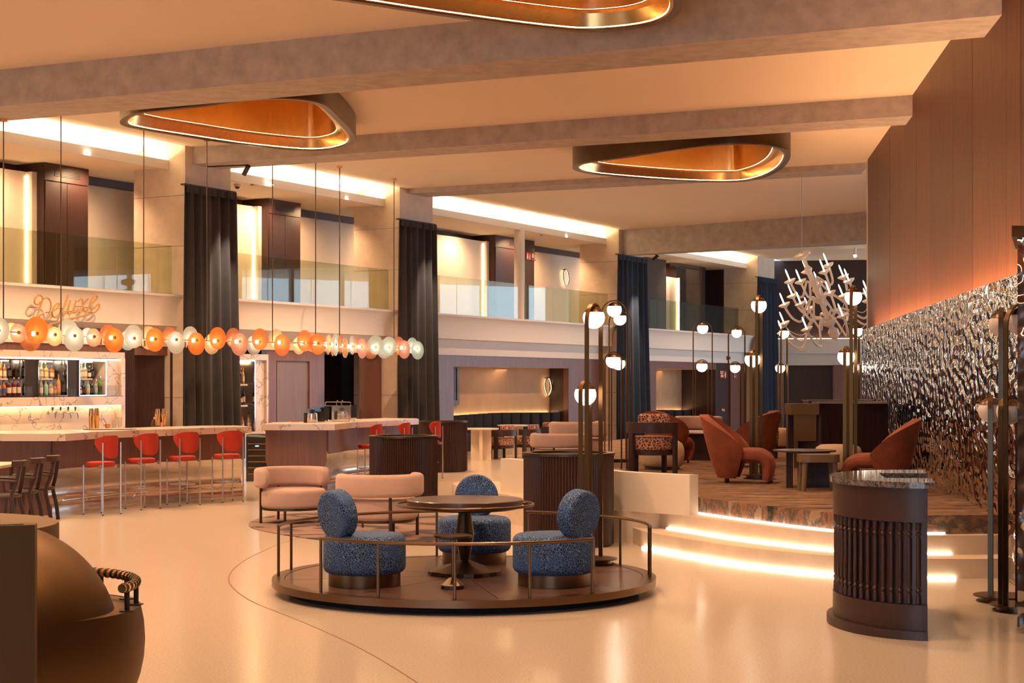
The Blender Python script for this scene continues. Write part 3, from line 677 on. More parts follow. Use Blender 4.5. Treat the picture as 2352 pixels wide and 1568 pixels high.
# ================================================================ GLOBE LAMPS
def arch(wd, h, r):
    n = 14; rr = wd/2; p = [(-rr,0,.02)]
    p += [(-rr,0,h-rr)]+[(-rr*math.cos(PI*i/n),0,h-rr+rr*math.sin(PI*i/n)) for i in range(1,n)]+[(rr,0,h-rr),(rr,0,.02)]
    return p
def make_lamp(label, loc, rz, lit=True):
    t = thing('globe_floor_lamp', label, 'floor lamp', loc, rz, 'brass floor lamps with two globes')
    MB().lathe([(.20,.003),(.20,.008),(.17,.008),(.17,.045),(0,.045)], 40).build('base', MT['bronze'], t)
    MB().lathe([(.225,.045),(.225,.055),(0,.055)], 40).build('base_plate', MT['bronze'], t)
    g = 'globe' if lit else 'globe_off'
    mt = 'gold' if lit else 'bronze'
    MB().tube(arch(.36,2.42,.02), .02, flat=(.020,.007), up=(0,1,0)).build('tall_arch', MT[mt], t, ang=30)
    MB().tube([(p[0],p[1]+.085,p[2]) for p in arch(.24,1.70,.02)], .02, flat=(.020,.007), up=(0,1,0)).build('short_arch', MT[mt], t, ang=30)
    for y, h in ((0,2.29),(.085,1.575)):
        s = MB(); s.sphere((0,y,h),.102,24,16); s.build('globe', MT[g], t, ang=60)
        c = MB().lathe([(.107*math.sin(a),.107*math.cos(a)) for a in [math.radians(62-62*i/6) for i in range(7)]], 24)
        c.turn(Matrix.Translation((0,y,h))); c.build('cap', MT[mt], t, ang=60)
    return t
lampsL = [(1364,15.0,DZ,66,'lit brass floor lamp with two globes standing on the round platform'),
 (1411,22.6,PZ,8,'lit brass globe lamp before the navy curtain, larger of the pair there'),
 (1424,25.8,PZ,10,'lit brass globe lamp before the navy curtain, smaller of the pair there'),
 (1614,30.2,PZ,4,'lit brass globe lamp with wide open arches between two rust chairs'),
 (1692,32.8,PZ,15,'lit brass globe lamp in front of the red fire signs'),
 (1743,21.3,PZ,72,'lit brass globe lamp right behind the rust velvet chair'),
 (1801,33.2,PZ,60,'lit brass globe lamp below the white chandelier'),
 (1960,19.2,PZ,70,'tall lit brass globe lamp between podium and rust chair'),
 (1970,31.8,PZ,70,'lit brass globe lamp beside the far end of mirror wall'),]
for x, d, z, g, lab in lampsL: make_lamp(lab, (at(x,880,d).x,d,z), math.radians(g))
make_lamp('unlit globe lamp with dark frame by the mirror wall', (at(2300,880,13.3).x,13.3,0), math.radians(72), False)
make_lamp('unlit globe lamp half hidden by the mirror column', (at(2340,880,12.75).x,12.75,0), math.radians(40), False)

# ================================================================ ARMCHAIRS (pink / cream velvet)
def pink_chair(loc, dx, dy, lab, m='pink', sc_=1.0, grp='round back lounge chairs'):
    t = thing('lounge_chair', lab, 'armchair', loc, math.atan2(dy,dx), grp, scale=sc_)
    s = MB().lathe(rcyl(.43,.19,.43,.05), 48); s.v = [(p[0]*1.0, p[1]*1.0, p[2]) for p in s.v]; s.build('seat', MT[m], t, ang=60)
    ang = [math.radians(72+216*i/40) for i in range(41)]
    sc2 = [.55,.85]+[1]*37+[.85,.55]
    MB().sweep([(.43*math.cos(a),.43*math.sin(a)) for a in ang], rrect(.13,.25,.05,4,0,.575), scale=sc2).build('backrest', MT[m], t, ang=60)
    for g in (95,180,265): MB().cyl(.43*math.cos(math.radians(g)),.43*math.sin(math.radians(g)),.0,.47,.018,10).build('leg', MT['bronze'], t)
    for g in (40,-40): MB().cyl(.38*math.cos(math.radians(g)),.38*math.sin(math.radians(g)),.0,.21,.018,10).build('leg', MT['bronze'], t)
    MB().ring(0,0,.165,.19,.30,.40,40).build('seat_frame', MT['bronze'], t)
    return t
p = fl(672,1200); RUGZ = .012
ca = pink_chair((p.x,p.y,RUGZ), .55,-.84,'dusty pink armchair whose open side turns to the bar stools')
p = fl(872,1232); cb = pink_chair((p.x,p.y,RUGZ), -.35,.94,'dusty pink armchair with its back to the round platform', sc_=1.05)
pink_chair((at(1282,0,22.7).x,22.7,PZ), .2,.98,'beige armchair with its back above the wide fluted planter','pink',.8)
pink_chair((at(1325,0,25.2).x,25.2,PZ), -.5,.85,'beige armchair partly hidden behind another beige armchair','pink',.95)
pink_chair((at(1600,0,29.0).x,29.0,PZ), -.7,-.7,'cream armchair below the far glowing banquette','pink',.95)
# rug
rgp = [fl(577,1212),fl(700,1236),fl(860,1248),fl(1060,1240),fl(1150,1228),fl(1150,1214),fl(1040,1190),fl(900,1178),fl(720,1178),fl(600,1190)]
def rug_mat():
    m, nt, b, N = nodes('swirl_rug'); L = nt.links.new
    tc = N('ShaderNodeTexCoord'); wv = N('ShaderNodeTexNoise'); wv.inputs['Scale'].default_value = .9; wv.inputs['Detail'].default_value = 2; wv.inputs['Distortion'].default_value = 2.2
    r = N('ShaderNodeValToRGB'); e = r.color_ramp.elements; e[0].color = (.05,.04,.05,1); e[0].position = .46; e[1].color = (.24,.15,.125,1); e[1].position = .51
    L(tc.outputs['Object'], wv.inputs['Vector']); L(wv.outputs[0], r.inputs[0]); L(r.outputs[0], b.inputs['Base Color']); b.inputs['Roughness'].default_value = .95; return m
tag(MB().prism([(q.x,q.y) for q in spline([(a.x,a.y,0) for a in rgp], 6, True)], .0006, .011).build('rug', rug_mat(), ang=0), 'pink rug with dark swirls under the two pink armchairs', 'rug')
# bronze drinks table between the pink chairs
p = fl(822,1215); t = thing('drinks_table', 'round bronze drinks table on two posts between the pink armchairs', 'table', (p.x+.0,p.y+.1,RUGZ))
MB().lathe([(0,.24),(.10,.24),(.105,.25),(.105,.262),(0,.262)], 32).build('table_top', MT['bronze2'], t)
for k in (-.05,.05): MB().cyl(k,0,0,.24,.014,10).build('leg', MT['bronze2'], t)

# ================================================================ FLUTED PLANTERS
def planter(x, d, lab, r=.505):
    t = thing('planter', lab, 'planter', (at(x,0,d).x,d,0), group='fluted walnut drums')
    fluted(r,0.02,1.0,92,.017).build('body', MT['flute'], t, ang=50)
    MB().cyl(0,0,0,.02,r-.03,48).build('plinth', MT['black'], t)
    MB().ring(0,0,1.0,1.03,r-.075,r+.012,72).build('rim', MT['bronze'], t)
    MB().cyl(0,0,1.001,1.006,r-.08,48).build('liner', MT['black'], t)
planter(927,23.8,'fluted walnut drum planter in front of the coffee bar stools')
planter(1306,18.0,'fluted walnut drum planter standing against the parapet')
planter(1017,33.0,'fluted walnut drum planter beside the niche tables')

# ================================================================ ORANGE CHAIRS
def rust_chair(loc, dx, dy, lab, sc_=1.0):
    t = thing('shell_chair', lab, 'armchair', loc, math.atan2(dy,dx), 'rust velvet shell chairs', scale=sc_)
    A = math.radians(112)
    def shell(u, v, off):
        a = -A+2*A*u; c = abs(2*u-1)
        zt = .83-.41*c**1.7
        z = .06+(zt-.06)*v
        k = z/.83
        r = (.13+.34*k**.72)-off*.11*(.35+.65*min(1,k*1.6))
        cx = -.10+.10*k
        back = -.04*k
        return (cx+back*math.cos(a)*.6-r*math.cos(a), r*math.sin(a)*1.0, z)
    mb = MB(); nu, nv = 41, 13
    n0 = len(mb.v); mb.surf(lambda u,v: shell(u,v,0), nu, nv); n1 = len(mb.v); mb.surf(lambda u,v: shell(u,v,1), nu, nv)
    f = []
    for i in range(nu-1): f.append((n0+i*nv+nv-1, n0+(i+1)*nv+nv-1, n1+(i+1)*nv+nv-1, n1+i*nv+nv-1))
    for i in range(nu-1): f.append((n0+i*nv, n1+i*nv, n1+(i+1)*nv, n0+(i+1)*nv))
    for j in range(nv-1):
        f.append((n0+j, n0+j+1, n1+j+1, n1+j)); q = (nu-1)*nv; f.append((n0+q+j, n1+q+j, n1+q+j+1, n0+q+j+1))
    mb.f += f; mb.build('shell', MT['orange'], t, ang=55)
    path = [(-.30,.30),(-.10,.335),(.10,.35),(.24,.345),(.32,.30),(.35,.22),(.345,.12),(.33,.04)]
    th = [.07,.075,.08,.08,.075,.07,.06,.05]; wdt = [.18,.24,.265,.27,.265,.25,.23,.21]
    def seat(u, v):
        i = min(int(u*(len(path)-1)), len(path)-2); fr_ = u*(len(path)-1)-i
        L_ = lambda l: l[i]+(l[i+1]-l[i])*fr_
        x, z = L_([p[0] for p in path]), L_([p[1] for p in path])
        dxp, dzp = path[i+1][0]-path[i][0], path[i+1][1]-path[i][1]; l = math.hypot(dxp,dzp); nx, nz = -dzp/l, dxp/l
        a = 2*PI*v; h_, w_ = L_(th), L_(wdt)
        c, s_ = math.cos(a), math.sin(a); e = lambda q: math.copysign(abs(q)**.5, q)
        return (x+nx*h_*e(s_), w_*e(c), z+nz*h_*e(s_))
    m2 = MB().surf(lambda u,v: seat(u,v), 30, 25)
    m2.f.append([j for j in range(24)]); m2.f.append([29*25+j for j in range(24)]); m2.build('seat', MT['orange'], t, ang=60)
    for x, y in ((.36,.14),(.36,-.14),(-.16,.07),(-.16,-.07)): MB().cyl(x,y,0,.07,.018,8).build('foot', MT['dwood'], t)
p = fl(1700,1108,PZ)
rust_chair((p.x,p.y,PZ), .97,-.27,'rust velvet shell chair turned to the slim round table', 1.04)
rust_chair((at(2018,0,19.0).x,19.0,PZ), -.95,.28,'rust velvet shell chair against the mirror wall', 1.02)
rust_chair((at(1536,0,25.4).x,25.4,PZ), .6,.8,'rust velvet shell chair behind the damask dining chair')
rust_chair((at(1722,0,24.3).x,24.3,PZ), -.7,.7,'rust velvet shell chair partly hidden behind another rust chair')

# ================================================================ DAMASK DINING CHAIRS
def damask_chair(loc, dx, dy, lab, sc_=1.0):
    t = thing('dining_chair', lab, 'chair', loc, math.atan2(dy,dx), 'dark wood chairs with red damask cushions', scale=sc_)
    MB().lathe(rcyl(.295,.31,.50,.04), 40).build('seat_cushion', MT['damask'], t, ang=60)
    MB().ring(0,0,.25,.31,.20,.285,40).build('seat_frame', MT['dwood'], t)
    bd = MB().sweep(arc(0,0,.335,math.radians(95),math.radians(265),28), [(-.02,.545),(.02,.545),(.02,.69),(-.02,.69)]); bd.build('back_band', MT['dwood'], t)
    for g in (118,242):
        a = math.radians(g); MB().sweep(arc(0,0,.335,a-.15,a+.15,6), [(-.02,0),(.02,0),(.02,.55),(-.02,.55)]).build('leg', MT['dwood'], t)
    for g in (48,-48):
        a = math.radians(g); MB().sweep(arc(0,0,.26,a-.12,a+.12,4), [(-.02,0),(.02,0),(.02,.255),(-.02,.255)]).build('leg', MT['dwood'], t)
    MB().sweep(arc(0,0,.265,math.radians(135),math.radians(225),18), rrect(.09,.25,.03,4,0,.68), scale=[.9]+[1]*16+[.9]).build('back_cushion', MT['damask'], t, ang=60)
damask_chair((at(1497,0,22.6).x,22.6,PZ), -.05,1,'damask dining chair with dark wood frame above the parapet',1.04)
damask_chair((at(1748,0,27.0).x,27.0,PZ), -.9,.4,'damask dining chair half hidden behind a globe lamp near the cream pouf',1.0)
damask_chair((at(1153,0,38.6).x,38.6,0), -.6,.8,'damask dining chair closest to the fluted drum at the niche tables')
damask_chair((at(1209,0,39.2).x,39.2,0), -.8,.6,'damask dining chair at the niche tables, middle of three')
damask_chair((at(1243,0,41.5).x,41.5,0), -.8,.6,'damask dining chair at the niche tables, deepest of three')
def stone_table(x, d, lab, r):
    t = thing('stone_table', lab, 'table', (at(x,0,d).x,d,0), group='stone tables in the niche')
    MB().lathe([(0,.71),(r-.02,.71),(r,.73),(r,.745),(0,.745)], 48).build('table_top', MT['white'], t)
    MB().box(-.24,.24,-.04,.04,0,.71).build('leg', MT['stone'], t, ang=0); MB().box(-.04,.04,-.26,-.045,0,.71).build('leg', MT['stone'], t, ang=0); MB().box(-.04,.04,.045,.26,0,.71).build('leg', MT['stone'], t, ang=0)
stone_table(1105,37.9,'round pale stone table beside the fluted drum planter',.42)
stone_table(1180,40.9,'round pale stone table close to the black banquette',.42)

# ================================================================ POUFS, COFFEE TABLES, STOOL, DESK
def pouf(x, d, r, h, lab):
    t = thing('pouf', lab, 'pouf', (at(x,0,d).x,d,PZ), group='cream boucle poufs')
    MB().lathe([(0,.05),(r*.85,.05),(r*.95,.09),(r,.2),(r*.99,h-.12),(r*.9,h-.04),(r*.72,h),(0,h+.01)], 48).build('cushion', MT['cream'], t, ang=60)
    MB().cyl(0,0,0,.05,r*.78,32).build('base', MT['dwood'], t)
pouf(1521,23.6,.325,.42,'cream boucle pouf in front of the damask dining chair')
pouf(1782,31.0,.30,.40,'cream boucle pouf before the far navy curtain')
pouf(1925,22.6,.34,.40,'cream boucle pouf behind the slim round table')
t = thing('coffee_table', 'dark round coffee table on a broad dark base among rust chairs', 'table', (at(1602,0,26.6).x,26.6,PZ))
MB().lathe([(0,.425),(.44,.425),(.45,.435),(.45,.448),(0,.452)], 48).build('table_top', MT['table'], t)
MB().box(-.22,.22,-.20,.20,0,.425).build('base', MT['dwood'], t, ang=0)
t = thing('round_table', 'slim round dark table with slate panel leg beside the olive stool', 'table', (at(1848,0,19.5).x,19.5,PZ))
MB().lathe([(0,.435),(.37,.435),(.38,.445),(.38,.455),(0,.46)], 48).build('table_top', MT['table'], t)
MB().box(-.08,.30,-.03,.03,0,.435).build('leg', MT['slate'], t, ang=0)
for k in range(3): MB().cyl(-.22+k*.026,-.06,0,.435,.016,10).build('fluted_leg', MT['dwood'], t)
t = thing('stool', 'olive leather stool with wrapped legs behind the podium', 'stool', (at(1879,0,18.9).x,18.9,PZ))
MB().prism([(q[0],q[1]) for q in rrect(.48,.36,.12,5)], .34, .43).build('seat', MT['leather'], t, ang=50)
tt_ = t.children
for x, y in ((.18,.12),(-.18,.12),(.18,-.12),(-.18,-.12)): MB().tube([(x*1.08,y*1.1,0),(x*1.0,y,.18),(x*.95,y*.9,.345)], [.028,.03,.034], 10).build('leg', MT['leather'], t)
t = thing('reception_desk', 'fluted walnut counter with bronze console by the mirror wall', 'desk', (0,24.0,PZ))
X0, X1, X2 = at(1816,0,24).x, at(1886,0,24).x, 5.60
fr_ = [(X1+(X2-X1)*i/60, -.06*math.sin(PI*i/60)) for i in range(61)]
fp = []
for i, (x,y) in enumerate(fr_):
    fp += [(x,y),(x+(X2-X1)/120,y+.012)]
MB().sweep(fp, [(0,0),(.3,0),(.3,.955),(0,.955)]).build('fluted_front', MT['flute'], t, ang=30)
MB().prism([(X1-.03,-.02),(X2,-.09),(X2,.6),(X1-.03,.6)], .955, .98).build('counter_top', MT['bronze2'], t, ang=0)
MB().box(X0,X1-.03,-.02,.55,.79,.955).build('console', MT['bronze3'], t, ang=0)
MB().box(X0+.05,X0+.11,.0,.04,0,.79).build('console_leg', MT['bronze3'], t, ang=0); MB().box(X0+.11,X1-.07,0,.04,.40,.79).build('console_panel', MT['bronze3'], t, ang=0)
MB().box(X0+.02,X1-.05,.35,.5,.2,.79).build('console_back', MT['dwood'], t, ang=0)
t = thing('back_counter', 'second fluted counter standing behind the reception desk', 'counter', (0,25.9,PZ))
Y0, Y1 = at(1858,0,25.9).x, at(2008,0,25.9).x
MB().box(Y0,Y1,0,.5,0,.97).build('body', MT['flute'], t, ang=0); MB().box(Y0-.02,Y1,-.02,.52,.97,.99).build('counter_top', MT['bronze2'], t, ang=0)

# ================================================================ HOST PODIUM
po = thing('host_podium', 'curved dark wood host podium with turned spindles and marble top', 'podium', (3.09,12.12,0), math.radians(-12))
def dpoly(k, ext=0.0, n=40): return [( .0+ext-0, .86*k+ext*0)]*0 + [(-.67*k*math.sin(PI*i/n), .84*k*math.cos(PI*i/n)) for i in range(n+1)]
def dprism(k, z0, z1, x0=0.0): return MB().prism([(p[0]+x0,p[1]) for p in dpoly(k)], z0, z1)
dprism(1.06,0,.06).build('plinth', MT['dwood'], po); dprism(.99,.06,.24).build('lower_band', MT['flute'], po)
dprism(.93,.24,.82).build('core', MT['dwood'], po); dprism(.99,.82,1.06).build('upper_band', MT['flute'], po)
for i in range(1,32):
    a = PI*i/32; x, y = -.67*.955*math.sin(a), .84*.955*math.cos(a)
    sp = MB().lathe([(.018,.245),(.018,.30),(.009,.315),(.02,.335),(.009,.355),(.016,.37),(.016,.70),(.009,.715),(.02,.735),(.009,.75),(.018,.765),(.018,.815)], 8, x, y)
    sp.build('spindle', MT['flute'], po, ang=50)
tp = dpoly(1.03); n = len(tp)
tp2 = tp + [(.05,-.865),(.05,-.30),(-.28,-.34),(-.32,.30),(.05,.34),(.05,.865)]
MB().prism(tp2, 1.062, 1.105).build('marble_top', MT['zebra'], po)
MB().box(-.30,-.02,-.29,.29,.99,1.0605).build('tray', MT['slate'], po, ang=0)

# ================================================================ FRONT DESK GROUP (lower corner)
q = at(20,1490,7.4)
t = thing('bronze_globe', 'satin bronze globe with a rail ledge around its middle', 'sculpture', (q.x,q.y,0))
R_, r_, zc = .612, .552, .61
lo = [(0.0,.0)]+[(R_*math.sin(a),zc-R_*math.cos(a)) for a in [PI*i/24 for i in range(3,15)]]
lo += [(R_*.965,.765),(r_*.60,.765)]
MB().lathe([(.12,.0)]+lo[1:], 96).build('bowl', MT['bronze3'], t, ang=40)
MB().lathe([(.10,.03)]+[(.57*math.cos(g),.60+.57*math.sin(g)) for g in [math.radians(-78+168*k/40) for k in range(41)]], 96, -.05, -.105).build('dome', MT['bronze3'], t, ang=60)
rr = .57; A0, A1 = math.radians(-14), math.radians(88)
MB().tube([(rr*math.cos(A0+(A1-A0)*i/40),rr*math.sin(A0+(A1-A0)*i/40),.875) for i in range(41)], .021, 10).build('foot_rail', MT['brass'], t)
for k in range(5):
    a = A0+(A1-A0)*(k+.25)/4.6
    MB().cyl(rr*math.cos(a),rr*math.sin(a),.766,.87,.012,8).build('rail_post', MT['black'], t); MB().cyl(rr*math.cos(a),rr*math.sin(a),.766,.770,.035,12).build('post_flange', MT['black'], t)
for k in range(22):
    a = A0+(A1-A0)*(k+.5)/22; b = MB().lathe(rcyl(.024,-.01,.01,.003,2), 10)
    b.turn(Matrix.Translation((rr*math.cos(a),rr*math.sin(a),.875)) @ Matrix.Rotation(a,4,'Z') @ Matrix.Rotation(PI/2,4,'X')); b.build('rail_band', MT['bronze'], t)
t = thing('desk_panel', 'upright flat bronze desk block in front of the bronze globe', 'desk', (0,0,0))
a, b = at(80,1205,6.5), at(-250,1205,6.3)
MB().prism([(b.x,b.y),(a.x,a.y),(a.x-.02,a.y+.10),(b.x,b.y+.20)], 0, zz(1205,6.5)).build('block', MT['bronze3'], t, ang=0)
MB().prism([(b.x+.02,b.y+.02),(a.x-.05,a.y+.015),(b.x+.02,b.y+.17)], zz(1205,6.5), zz(1205,6.5)+.003).build('inlay', mat('blue_inlay',(.02,.05,.09),.3), t, ang=0)
q = at(122,1205,9.1)
t = thing('drum_desk', 'large satin bronze drum desk behind the bronze globe', 'desk', (q.x-.90,9.1,0))
MB().lathe([(.90,0),(.90,.99),(.895,1.0),(0,1.0)], 128).build('drum', MT['bronze3'], t)
# ================================================================ BARS
def offs(path, o):
    out = []
    for i in range(len(path)):
        a = path[max(0,i-1)]; b = path[min(len(path)-1,i+1)]; dx, dy = b[0]-a[0], b[1]-a[1]; l = math.hypot(dx,dy)
        out.append((path[i][0]-dy/l*o, path[i][1]+dx/l*o))
    return out
def bar(lab, base, end_left, top, end_w, seg=6, panel_z=1.02):
    t = thing('bar_counter', lab, 'bar')
    bp = [(q.x,q.y) for q in spline([(a,b,0) for a,b in base], seg)]
    MB().sweep(bp, [(-.032,.62),(-.02,.62),(-.02,.66),(.10,.66),(.10,1.02),(-.032,1.02)]).build('wood_apron', MT['pwood'], t, ang=40)
    MB().sweep(bp, [(.0,.63),(.012,.56),(.045,.46),(.08,.36),(.085,.28),(.06,.21),(.015,.15),(-.01,.11),(-.012,.0),(.2,.0),(.2,.63)]).build('steel_front', MT['steel'], t, ang=50)
    MB().sweep(bp[1:-1], [(-.018,.645),(-.006,.645),(-.006,.657),(-.018,.657)]).build('led_strip', MT['led'], t, ang=0)
    MB().tube([(p[0],p[1],.20) for p in offs(bp[1:-1],-.13)], .017, 10).build('foot_rail', MT['chrome'], t)
    for k in range(2,len(bp)-2,5):
        a = offs(bp,-.13)[k]; b = offs(bp,.02)[k]; MB().tube([(a[0],a[1],.2),(b[0],b[1],.17)], .012).build('rail_bracket', MT['chrome'], t)
    # shaped end panel
    x1, y1 = base[0]; x0 = x1-end_w
    prof = [(0,1.02),(0,.50),(-.02,.44),(-.055,.36),(-.066,.27),(-.05,.19),(-.015,.10),(0,.05),(0,0)]
    pts = [(x1+p[0],p[1]) for p in prof]
    left = [(x0,0),(x0,1.02)] if end_left else [(x0-p[0],p[1]) for p in prof[::-1]]
    poly = pts+left; n = len(poly)
    m = MB().add([(p[0],y1-.03,p[1]) for p in poly]+[(p[0],y1+.03,p[1]) for p in poly], [list(range(n)),list(range(n,2*n))[::-1]]+[(i,(i+1)%n,n+(i+1)%n,n+i) for i in range(n)])
    m.build('end_panel', MT['pwood'], t, ang=30)
    MB().prism(top, 1.022, 1.12).build('marble_top', MT['marble'], t, ang=20)
    return t
TPf = [fl(150,996,1.12),fl(212,992,1.12),fl(306,988,1.12),fl(398,985,1.12),fl(480,982,1.12),fl(578,979.5,1.12)]
front = [(q.x,q.y) for q in spline([(a.x,a.y,0) for a in TPf],5)]
b1 = bar('curved marble topped bar with steel belly beside the back bar', [(-6.29,22.0),(-6.08,22.75),(-5.55,23.85),(-4.80,24.75),(-4.22,25.35)], True,
    [(-9.5,21.75)]+front+[(-4.45,26.0),(-4.98,25.9),(-5.6,25.1),(-6.3,23.9),(-6.75,23.1),(-9.5,23.0)], 3.2)
b2 = bar('angular marble topped coffee bar with steel belly', [(-3.10,26.95),(-2.98,27.6),(-2.90,28.3),(-2.45,29.5),(-1.98,30.7)], False,
    [(-4.16,26.72),(-2.94,26.72),(-2.78,28.0),(-1.77,30.6),(-1.85,31.3),(-2.5,31.6),(-3.3,30.0),(-3.6,28.6),(-4.16,28.2)], 1.02)
# ---------------- bar stools
def make_stool(lab, loc, rz):
    t = thing('bar_stool', lab, 'bar stool', loc, rz, 'red bar stools with grey tube legs')
    MB().lathe(rcyl(.195,.655,.725,.02), 36).build('seat', MT['red'], t, ang=60)
    for x, y, h in ((.15,.17,.68),(.15,-.17,.68),(-.21,.17,.99),(-.21,-.17,.99)):
        l = MB().cyl(x,y,.012,h,.0115,10).build('leg', MT['alu'], t); MB().cyl(x,y,0,.014,.013,8).build('foot_cap', MT['black'], l)
    MB().tube([(.15,.17,.64),(.15,-.17,.64)], .01).build('seat_bar', MT['alu'], t); MB().box(-.22,-.14,-.175,-.165,.64,.69).build('bracket', MT['alu'], t, ang=0); MB().box(-.22,-.14,.165,.175,.64,.69).build('bracket', MT['alu'], t, ang=0)
    MB().ring(0,0,.30,.315,.175,.19,40).build('foot_ring', MT['alu'], t)
    def back(u, v, off):
        a = math.radians(118+124*u); c = abs(2*u-1); lo = .775+.20*c**2.6; hi = 1.085-.06*c**3
        z = lo+(hi-lo)*v; r = .235-off-.0*z
        return (r*math.cos(a)*.95, r*math.sin(a)*1.05, z)
    mb = MB(); nu, nv = 25, 8; mb.surf(lambda u,v: back(u,v,0), nu, nv); n1 = len(mb.v); mb.surf(lambda u,v: back(u,v,.035), nu, nv)
    for i in range(nu-1):
        mb.f.append((i*nv+nv-1,(i+1)*nv+nv-1,n1+(i+1)*nv+nv-1,n1+i*nv+nv-1)); mb.f.append((i*nv,n1+i*nv,n1+(i+1)*nv,(i+1)*nv))
    for j in range(nv-1):
        mb.f.append((j,j+1,n1+j+1,n1+j)); q = (nu-1)*nv; mb.f.append((q+j,n1+q+j,n1+q+j+1,q+j+1))
    mb.build('backrest', MT['red'], t, ang=60)
    return t
s0 = None
ord_ = ['bar stool at the curved bar, first from the shaped end panel','bar stool at the curved bar, second from the shaped end panel','bar stool at the curved bar, third from the shaped end panel','bar stool at the curved bar, last before the wine fridge',
 'bar stool at the coffee bar, first from the shaped end panel','bar stool at the coffee bar, middle one by the fluted drum','bar stool at the coffee bar, last beside the dark curtain','bar stool behind the coffee grinder on the working side']
for i, (x, d, dx, dy) in enumerate(((231,22.15,-.85,.5),(325,23.15,-.75,.62),(419,23.9,-.66,.72),(521,24.55,-.58,.8),(848,28.35,-.95,.3),(914,29.5,-.93,.36),(985,30.5,-.93,.36),(691,30.4,.8,-.5))):
    p = at(x,0,d); rz = math.atan2(dy,dx)
    if s0 is None: s0 = make_stool('red '+ord_[i], (p.x,d,0), rz)
    else: dup(s0, (p.x,d,0), rz, 'red '+ord_[i])

# ---------------- wine fridge
p = at(565,0,29.6); t = thing('wine_fridge', 'black glass wine fridge with wooden shelf edges between the bars', 'fridge', (p.x,29.6,0))
MB().box(0,.40,.02,.55,0,.86).build('body', MT['black'], t, ang=0)
for k in range(6): MB().box(.04,.36,0,.02,.13+k*.11,.145+k*.11).build('shelf_edge', MT['brass'], t, ang=0)
MB().box(.17,.23,.0,.02,.64,.655).build('display', emit('blue_digits',(.5,.7,1),3), t, ang=0)
MB().box(0,.40,-.012,-.004,0,.86).build('door_glass', MT['clear'], t, ang=0)

# ================================================================ BACK BAR
bb = thing('back_bar', 'veined marble back bar with lit steel display bays', 'back bar', M_=FM)
sL, sR = sx(-420,.3), sx(285,.3)
zt = lambda y, x=150: fz(x,y,.3)
Z1, Z2, Z3, Z4 = zt(806), zt(822), zt(911), zt(931)
MB().box(sL,sR,.28,.42,Z2+.01,Z1).build('header', MT['marble'], bb, ang=0)
MB().box(sx(276,.3),sR,.27,.42,0,Z2+.01).build('pilaster', MT['marble'], bb, ang=0)
MB().box(sL,sx(276,.3),.18,.42,Z4,Z3).build('ledge', MT['marble'], bb, ang=0)
MB().box(sL,sx(272,.3),.19,.42,Z3,Z3+.012).build('shelf_mat', MT['gloss'], bb, ang=0)
MB().box(sL,sx(276,.3),.40,.44,.5,Z4).build('splashback', MT['marble'], bb, ang=0)
MB().box(sL,sx(276,.3),.66,.70,Z3,Z2+.02).build('case_back', MT['steel'], bb, ang=0)
MB().box(sx(244,.3),sx(276,.3),.34,.66,Z3+.012,Z2).build('side_panel', MT['marble'], bb, ang=0)
MB().box(sL,sx(276,.3),.32,.36,Z2-.022,Z2-.006).build('led_strip', MT['ledw'], bb, ang=0)
MB().box(sL,sx(276,.3),.30,.33,Z4-.02,Z4-.008).build('led_strip', MT['led'], bb, ang=0)
for xa, xb in ((57,87),(155,181),(-48,-18)): MB().box(sx(xa,.34),sx(xb,.34),.36,.66,Z3+.012,Z2-.03).build('dark_panel', MT['bronze'], bb, ang=0)
ZM = []
cases = [(-18,57),(87,155),(181,244),(-130,-48)]
for xa, xb in cases:
    a, b = sx(xa,.34), sx(xb,.34)
    f = MB(); f.box(a,a+.025,.33,.66,Z3+.012,Z2-.03); f.box(b-.025,b,.33,.66,Z3+.012,Z2-.03); f.box(a,b,.33,.66,Z2-.055,Z2-.03); f.box(a,b,.33,.66,Z3+.012,Z3+.03)
    f.build('case_frame', MT['chrome'], bb, ang=0)
    zm = fz((xa+xb)/2,869,.5); ZM.append(zm)
    MB().box(a+.026,a+(b-a)*.62,.43,.66,zm-.022,zm).build('shelf', MT['white'], bb, ang=0)
    MB().box(a+(b-a)*.62,a+(b-a)*.65,.60,.64,Z3+.03,Z2-.055).build('shelf_post', MT['chrome'], bb, ang=0)
    MB().box(a+.03,a+(b-a)*.6,.42,.50,Z2-.075,Z2-.058).build('case_light', MT['led'], bb, ang=0)
# bottles
def bmat(n, c, tr=False): 
    m = mat(n, c, .12); b = m.node_tree.nodes['Principled BSDF']
    if tr: b.inputs['Transmission Weight'].default_value = .45
    b.inputs['Coat Weight'].default_value = .6; return m
BM = dict(amber=bmat('amber_spirit',(.42,.13,.02)), black=bmat('black_bottle',(.006,.006,.008)), clear=bmat('clear_spirit',(.55,.52,.45),True), red=bmat('red_wine_glass',(.12,.012,.015)), green=bmat('green_bottle',(.06,.30,.03)),
  navy=bmat('navy_bottle',(.01,.02,.05)), rose=bmat('rose_spirit',(.45,.16,.10)), teal=bmat('pale_teal_bottle',(.30,.48,.42)), gold=bmat('golden_spirit',(.50,.30,.05)))
LB = dict(cream=mat('cream_label',(.66,.55,.42),.7), blue=mat('blue_label',(.05,.08,.25),.6), dark=mat('dark_label',(.06,.05,.05),.6), mint=mat('mint_label',(.25,.5,.42),.6), peach=mat('peach_label',(.62,.32,.2),.6))
CP = dict(red=mat('red_cap',(.35,.02,.03),.4), black=MT['black'], cork=mat('cork_cap',(.45,.25,.13),.8), gold=MT['brass'], teal=mat('teal_cap',(.15,.35,.38),.5), silver=MT['chrome'])
